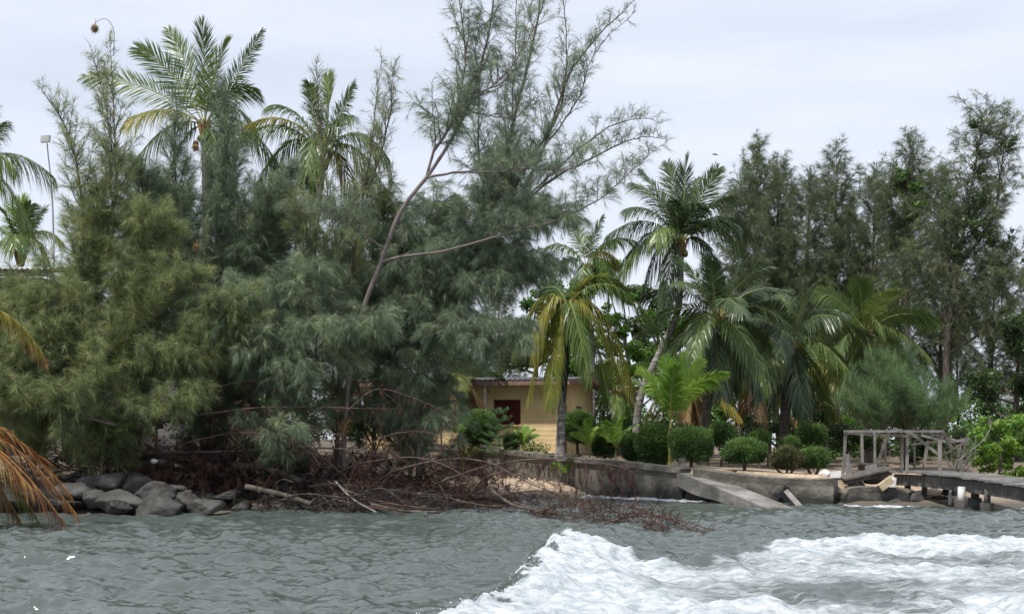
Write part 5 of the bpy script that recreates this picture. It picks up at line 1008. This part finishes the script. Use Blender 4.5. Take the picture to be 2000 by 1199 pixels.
for k, q in enumerate([(1790, 975, 45.5, .42, .3, .2, 'low rounded stone under the jetty deck'), (1750, 985, 45.2, .35, .3, .18, 'stone beside the foot of the white pile'), (1840, 985, 45.5, .5, .4, .26, 'broad dark rubble lump between the jetty piles'), (1812, 995, 44.6, .4, .3, .15, 'flat dark stone at the waterline below the jetty'), (1860, 965, 46.5, .5, .3, .28, 'slanted concrete lump behind the round footings'), (1705, 935, 47.5, .35, .3, .14, 'broken stone beneath the sagging gangway'), (1665, 945, 46.5, .18, .2, .08, 'pale rubble bit on the sand beside the wall end'), (1675, 925, 47.5, .2, .2, .1, 'pale stone chip at the top of the sand spill')]):
    rock('rubble', q[6], W(q[0], q[1], q[2]), q[3:6], 200+k, 'rock_dark' if k in (2, 3, 4) else 'rock', GD, 'rubble')
rock('rubble', 'white broken block at the end of the curved seawall', W(1610, 925, 47), (.2, .16, .12), 301, 'white_pipe', GD, 'rubble')
mb = MB(); p = W(1631, 926, 46.6); box(mb, p-[0, 0, .12], p+[0.03, 0, .1], (.3, 0, .02), (0, .22, 0)); tag(mb.build('white_box', M['white'], None, p), 'battered white box beside the end of the curved seawall', 'box')
mb = MB(); p = W(1332, 908, 49.6); cap_tube(mb, [p-[0, 0, .25], p+[0, 0, .25]], [.1, .12], 10); tag(mb.build('stump', M['palm_bark'], None, p), 'short pale stump at the head of the sloping slab', 'stump')

def bough(mb, pts, r0, r1, r, wob=.02, n=26, sides=6):
    P = spline(pts, n); P = P+np.cumsum(r.normal(0, wob, (n, 3)), 0)*.4; tubes(mb, P, np.linspace(r0, r1, n), sides); return P
def twigs(mb, P, r, per_m, L, down=.3, m=0, rad=.006, up=0., side=1., sub=4, fill=None):
    """bare side twigs, each with its own twiglets"""
    ln = np.linalg.norm(np.diff(P, axis=0), axis=1).sum(); n = int(ln*per_m)
    if n < 1: return
    u = r.random(n)*(len(P)-1.001); i = u.astype(int); A = P[i]+(P[i+1]-P[i])*(u-i)[:, None]; T = unit(P[i+1]-P[i])
    D = unit(T*.5+r.normal(0, .6, (n, 3))*side+np.array([0, 0, up-down])); l = L*r.uniform(.3, 1.15, n)*(1.1-.5*u/(len(P)-1))
    s = np.linspace(0, 1, 7); Q = A[:, None]+D[:, None]*(l[:, None]*s)[..., None]+np.array([0, 0, -1.])*(l[:, None]*down*.5*s**2)[..., None]+np.cumsum(r.normal(0, .02, (n, 7, 3)), 1)*l[:, None, None]
    tubes(mb, Q, rad*np.linspace(1.1, .4, 7)[None]*np.sqrt(l/L)[:, None], 3, tint=np.clip(r.normal(.5, .2, n), 0, 1))
    k = n*sub; j = np.repeat(np.arange(n), sub); v = r.random(k)*5.9; vi = v.astype(int); A2 = Q[j, vi]; D2 = unit((Q[j, vi+1]-Q[j, vi])/np.maximum(l[j, None], .01)*3+r.normal(0, .7, (k, 3))+[0, 0, -down*.6]); l2 = l[j]*r.uniform(.15, .5, k)
    s = np.linspace(0, 1, 4); Q2 = A2[:, None]+D2[:, None]*(l2[:, None]*s)[..., None]+np.array([0, 0, -1.])*(l2[:, None]*down*.5*s**2)[..., None]
    tubes(mb, Q2, np.broadcast_to(np.array([.6, .5, .4, .25])*rad, (k, 4)), 3, tint=np.clip(r.normal(.5, .2, k), 0, 1))
    if fill is not None:
        c = 26; kk = np.repeat(np.arange(k), c); w_ = r.random(k*c)*2.9; wi = w_.astype(int); ok = r.random(k)[kk] < fill
        kk, wi = kk[ok], wi[ok]; needles(mb, Q2[kk, wi], unit(Q2[kk, wi+1]-Q2[kk, wi]), r, .16, .011, .5, .4, tint=np.clip(r.normal(.5, .2, len(kk)), 0, 1))
r = rng(900)
tb_ = W(200, 880, 43.5)
root = empty('fallen_tree', tb_, 'fallen dead casuarina lying along the shore with its bare reddish crown in the water', 'fallen tree')
mb = MB(); S = bough(mb, [W(120, 893, 44.2), W(330, 892, 44), W(460, 903, 44), W(600, 932, 43.6), W(720, 950, 43.2), W(850, 968, 42.6), W(930, 970, 42.2), W(1010, 984, 40.6), W(1062, 1002, 38.6)], .15, .05, r, .02, 50, 9); mb.build('trunk', M['log'], root, tb_, smooth=True)
TW = MB()
for q in [[(720, 955, 42.8), (770, 920, 42.4), (850, 900, 42), (910, 895, 41.6), (960, 905, 41), (1020, 935, 40), (1090, 965, 38.8), (1140, 988, 37.6)], [(850, 945, 42.4), (930, 918, 41.4), (1000, 904, 40.8), (1090, 898, 40.4), (1160, 904, 40.2), (1232, 920, 40)],
          [(915, 968, 42), (950, 932, 41.2), (1000, 921, 40.6), (1040, 926, 40), (1110, 962, 39)], [(1045, 999, 38.5), (1110, 988, 37.5), (1200, 1000, 36), (1310, 1034, 31.5)], [(1150, 996, 36.5), (1220, 986, 35.5), (1300, 1010, 33.5), (1380, 1040, 31)], [(1180, 1022, 33.6), (1240, 1009, 33.5), (1310, 1011, 32.8), (1414, 1040, 31)],
          [(930, 972, 42), (980, 965, 41), (1060, 958, 39.8), (1130, 985, 38)], [(860, 968, 42.6), (930, 985, 41.4), (1010, 992, 40), (1080, 1004, 38.4)], [(640, 938, 43.2), (700, 905, 42.6), (800, 890, 42), (870, 905, 41.4), (930, 940, 40.6)], [(690, 945, 43), (640, 900, 42.4), (600, 870, 42), (560, 858, 41.6), (470, 845, 41.4)],
          [(600, 965, 42), (660, 975, 41.4), (720, 985, 40.6), (790, 1000, 39.6)], [(640, 940, 42.4), (700, 965, 41.4), (780, 985, 40.6), (860, 992, 40)], [(1060, 1000, 38.4), (1150, 1010, 36.2), (1230, 1022, 33.8), (1300, 1036, 31.4)]]:
    m_ = MB(); P = bough(m_, PW(q, 42), .04 if q[0][0] < 1040 else .026, .008, r, .012, 30, 6); m_.build('branch', M['bark_red'], root, tb_, smooth=True)
    far_ = q[0][0] > 1040
    twigs(TW, P, r, 17 if far_ else 9, 1.0 if not far_ else .8, down=.12, rad=.0085, up=.1)
twigs(TW, S[22:], r, 11, 1.0, down=.3, rad=.0085, up=.2)
TW.build('twigs', M['twig_dead'], root, tb_)
# hanging dry sprays on the outer bough
H = MB()
P = spline(PW([(1080, 900, 40.4), (1160, 904, 40.2), (1232, 920, 40)], 40), 12); twigs(H, P, r, 14, .9, down=1.4, rad=.006, side=.35, fill=.8)
P = spline(PW([(930, 918, 41.4), (1000, 904, 40.8), (1080, 900, 40.4)], 40), 12); twigs(H, P, r, 9, .8, down=1.3, rad=.006, side=.35, fill=.6)
H.build('dry_sprays', M['twig_dead'], root, tb_)
# second dead tree: red brown needles still on it
b2 = W(90, 890, 43.2); root = empty('dead_tree', b2, 'toppled casuarina with rusty dead needles lying across the foot of the thicket', 'fallen tree')
F = MB(); first = True
for q, a0, a1 in [([(60, 900, 43.4), (170, 888, 43), (330, 884, 42.6), (450, 882, 42.4), (560, 876, 42.2), (680, 879, 42), (775, 886, 41.8)], .06, .012), ([(130, 870, 43), (220, 850, 42.6), (330, 822, 42.2), (450, 802, 42), (540, 796, 42), (650, 797, 42), (770, 800, 42)], .045, .008), ([(300, 884, 42.6), (380, 860, 42.2), (460, 845, 42), (540, 850, 41.6), (600, 880, 41.4), (620, 905, 41.2)], .025, .006), ([(450, 882, 42.4), (520, 850, 42), (600, 840, 41.6), (680, 850, 41.4)], .02, .006),
                  ([(700, 880, 42), (760, 850, 42), (830, 845, 41.8), (880, 860, 41.6), (920, 890, 41.4)], .02, .006), ([(340, 840, 42.2), (420, 760, 42), (500, 740, 42), (560, 760, 42)], .018, .005), ([(680, 800, 42), (730, 760, 42), (790, 770, 42), (860, 800, 42), (885, 830, 42)], .02, .005)]:
    m_ = MB(); P = bough(m_, PW(q, 42), a0, a1, r, .012, 30, 6); m_.build('trunk' if first else 'branch', M['bark_red' if not first else 'bark'], root, b2, smooth=True); first = False
    twigs(F, P, r, 9, .95, down=.25, rad=.007, up=.15, fill=.3)
F.build('dead_needles', M['twig_dead'], root, b2)
# brushwood tangle on the bank
F = MB(); sg = []
for i in range(660):
    px = r.uniform(330, 1000) if i < 400 else r.uniform(60, 420)
    if i >= 520: px = r.uniform(560, 960)
    d_ = r.uniform(41.2, 46) if i < 520 else r.uniform(40.6, 42.6); d_ = max(d_, 43.2) if px < 520 else d_; g = gp(px, d_); hgt = r.uniform(.1, 1.15)*np.interp(px, [60, 330, 500, 800, 1000], [.5, .8, 1.1, 1.1, .5]); a = g+[r.uniform(-1.3, 1.3), r.uniform(-.4, .4), hgt*r.random()]; c = g+[r.uniform(-1.5, 1.5), r.uniform(-.6, .4), hgt*r.uniform(0, .6)]
    P = spline([a, (a+c)/2+[0, 0, r.uniform(0, .5)], c], 12); tubes(F, P, np.linspace(.02, .006, 12)*r.uniform(.5, 1.5), 4, tint=r.uniform(.2, .9)); twigs(F, P, r, 7, .6, down=.3, rad=.006, fill=.12)
b = gp(650, 43.5); o = F.build('brushwood', M['twig_dark'], None, b); o['kind'] = 'stuff'; o['label'] = 'dark tangle of dead twigs heaped along the bank under the thicket'; o['category'] = 'brushwood'
F = MB()
for i in range(300):
    px = r.uniform(180, 980); d_ = r.uniform(42, 46); g = gp(px, d_); hgt = r.uniform(.3, 1.6); a = g+[r.uniform(-.8, .8), 0, hgt*.3]; c = g+[r.uniform(-1, 1), r.uniform(-.5, .3), hgt]
    P = spline([a, (a+c)/2+[r.normal(0, .1), 0, r.uniform(0, .3)], c], 10); tubes(F, P, np.linspace(.012, .004, 10), 4, tint=r.uniform(.2, .9)); twigs(F, P, r, 8, .6, down=.2, rad=.0055, fill=.4)
o = F.build('dead_scrub', M['twig_dead'], None, b); o['kind'] = 'stuff'; o['label'] = 'rusty brown dead scrub standing above the bank under the thicket'; o['category'] = 'scrub'
# logs on the bank
GL = 'driftwood logs on the bank'
for k, q in enumerate([([(455, 908, 43), (520, 915, 42.6), (590, 940, 42)], .13, 'thick dark log lying on the bank beneath the rusty scrub'), ([(130, 900, 43), (250, 905, 42.8), (330, 900, 42.6)], .11, 'dark log above the rock group'), ([(325, 960, 41.6), (375, 962, 41.5)], .1, 'short sawn log end on the sand right of the rocks'), ([(480, 950, 42), (560, 968, 41.6), (610, 985, 41)], .09, 'dark half-buried log at the edge of the sand strip'), ([(655, 940, 42), (690, 975, 41), (735, 1000, 40)], .035, 'pale peeled pole sloping down to the water'), ([(725, 985, 40.6), (790, 998, 40.2), (860, 1000, 40)], .05, 'wet pole lying in the shallows under the tangle'), ([(960, 958, 41), (1000, 985, 40), (1040, 995, 39.4)], .05, 'dark snag dipping into the water beside the fallen crown')]):
    P = PW(q[0], 42); m_ = MB(); SP = spline(P, 14); cap_tube(m_, SP, np.linspace(q[1], q[1]*.75, 14)*(1+.06*np.sin(np.arange(14)*1.7)), 9); tag(m_.build('log', M['log' if 'pale' not in q[2] else 'wood'], None, P[0], smooth=True), q[2], 'log', GL)
# dry hanging palm leaves and litter in the scrub
for k, (px, py, d_, lab) in enumerate([(665, 845, 43.5, 'pale dry palm leaf standing in the scrub under the leaning tree'), (505, 850, 43.5, 'pale dry palm leaf caught left of the leaning tree'), (622, 848, 43.2, 'small curled dry leaf stuck in the rusty scrub')]):
    C = W(px, py+20, d_); root = empty('dry_palm_leaf', C, lab, 'palm leaf', 'dry palm leaves in the scrub'); frond(root, C, C, C+np.array([.25-.2*k, 0, .75]), .05, .35, .3, .9, n=20, mat='palm_brown', seed=500+k, w=.04)
for k, (px, py, d_, s_, mt, lab) in enumerate([(302, 900, 42.5, .1, 'white', 'white scrap caught on the bank above the rocks'), (196, 931, 42.3, .06, 'palm_yel', 'yellow scrap on the rocks'), (100, 893, 42.6, .12, 'white', 'white scrap beside the hanging orange fronds'), (1315, 925, 48.8, .05, 'white', 'white shell-sized scrap lying on the sloping slab')]):
    if k == 3: px, py = 1358, 927
    rock('litter', lab, W(px, py, d_), (s_, s_, s_*.6), 400+k, mt, None, 'litter', sub=8)
# dead grey branches above the jetty
b = gp(1868, 49.5); root = empty('dead_shrub', b, 'bare grey dead branches between the ruined pavilion and the green shrub', 'dead shrub'); T = MB(); m_ = MB(); P = bough(m_, [b, W(1870, 905, 49.2), W(1890, 885, 49), W(1915, 865, 48.8), W(1932, 840, 48.8), W(1936, 822, 48.8)], .035, .008, r, .01); m_.build('stem', M['wood'], root, b)
twigs(T, P, r, 6, .5, down=-.2, rad=.007)
for k in range(16):
    e = W(r.uniform(1835, 1910), r.uniform(850, 900), 49.5+r.uniform(-.6, .6)); P = spline([b, (b+e)/2+r.normal(0, .1, 3), e], 14); tubes(T, P, np.linspace(.022, .006, 14), 5, tint=.5); twigs(T, P, r, 6, .5, down=.1, rad=.007)
T.build('twigs', M['wood'], root, b)
# debris line on the right-hand beach
F = MB()
for k in range(90):
    px = r.uniform(1930, 2030); g = gp(px, r.uniform(47.5, 49.5)); e = g+[r.normal(0, .35), r.normal(0, .2), r.uniform(0, .15)]; tubes(F, spline([g, (g+e)/2+[0, 0, .06], e], 5), np.linspace(.015, .006, 5), 4, tint=r.random())
o = F.build('beach_debris', M['twig_dark'], None, gp(1980, 48.5)); o['kind'] = 'stuff'; o['label'] = 'line of dark twiggy debris on the right-hand beach behind the jetty'; o['category'] = 'debris'
rock('litter', 'brown clump of weed alone on the right-hand beach', gp(1970, 46.2)+[0, 0, .03], (.16, .14, .08), 450, 'nest', None, 'litter', sub=10)
# nests
for k, (px, py, d_, s_, lab) in enumerate([(185, 56, 43.3, .09, 'hanging woven bird nest on the arching twig at the top left'), (382, 288, 43.6, .085, 'woven bird nest in the middle of the tall dense casuarina'), (383, 481, 42.0, .06, 'pale bird nest low in the thicket')]):
    p = W(px, py, d_); mb = MB(); th = np.linspace(0, PI, 9); tubes(mb, p+np.stack([0*th, 0*th, s_*1.25*np.cos(th)], 1), s_*np.sin(th)**.8+.002, 12); needles(mb, p+sph(420, r)*s_*.95, sph(420, r), r, .13, .009, .5, .6); tubes(mb, np.array([p+[0, 0, s_], p+[.02, 0, s_*2.2], p+[.03, .02, s_*3.4]]), np.array([.012, .008, .006]), 4); o = tag(mb.build('bird_nest', M['nest'], None, p), lab, 'bird nest', 'weaver nests')
mb = MB(); tubes(mb, spline([W(222, 110, 43), W(222, 60, 43), W(208, 38, 43.1), W(190, 42, 43.3), W(187, 50, 43.3)], 20), np.linspace(.012, .006, 20), 5)
tw_ = mb.build('twig', M['bark'], None, W(222, 110, 43)); par = [o for o in bpy.data.objects if o.get('label', '').startswith('olive green feathery')][0]; loc = tw_.location.copy(); tw_.parent = par; tw_.location = loc-par.location
mb = MB(); p = W(1396, 303, 90); mb.add([p+[-.25, 0, .03], p+[.25, 0, 0], p+[0, .1, .06], p+[0, -.1, -.04], p+[-.02, 0, .12]], T=[[0, 2, 4], [0, 4, 3], [1, 4, 2], [1, 3, 4], [0, 3, 2], [1, 2, 3]]); tag(mb.build('bird', M['black'], None, p), 'tiny dark bird flying above the tall right-hand palm', 'bird')
# spray thrown off the breaking wake crest
F = MB(); n_ = 1000; y_ = rng(6).uniform(13.5, 26.8, n_); x_ = ridge_x(y_)+r.normal(0, .16, n_)-.1*(r.random(n_) < .3); z_ = waves(x_, y_)+np.abs(r.normal(0, .045, n_)); s_ = .002+.007*r.random(n_)**3
oc = np.array([[1, 0, 0], [-1, 0, 0], [0, 1, 0], [0, -1, 0], [0, 0, 1], [0, 0, -1]], float); ocT = np.array([[0, 2, 4], [2, 1, 4], [1, 3, 4], [3, 0, 4], [2, 0, 5], [1, 2, 5], [3, 1, 5], [0, 3, 5]])
V = np.stack([x_, y_, z_], 1)[:, None]+oc[None]*s_[:, None, None]*r.uniform(.6, 1.5, (n_, 1, 3)); F.add(V.reshape(-1, 3), T=(np.arange(n_)[:, None, None]*6+ocT[None]).reshape(-1, 3))
o = F.build('spray', M['foam'], None, np.array([0, 22., 0])); o['kind'] = 'stuff'; o['label'] = 'white droplets thrown up along the crest of the wake'; o['category'] = 'spray'
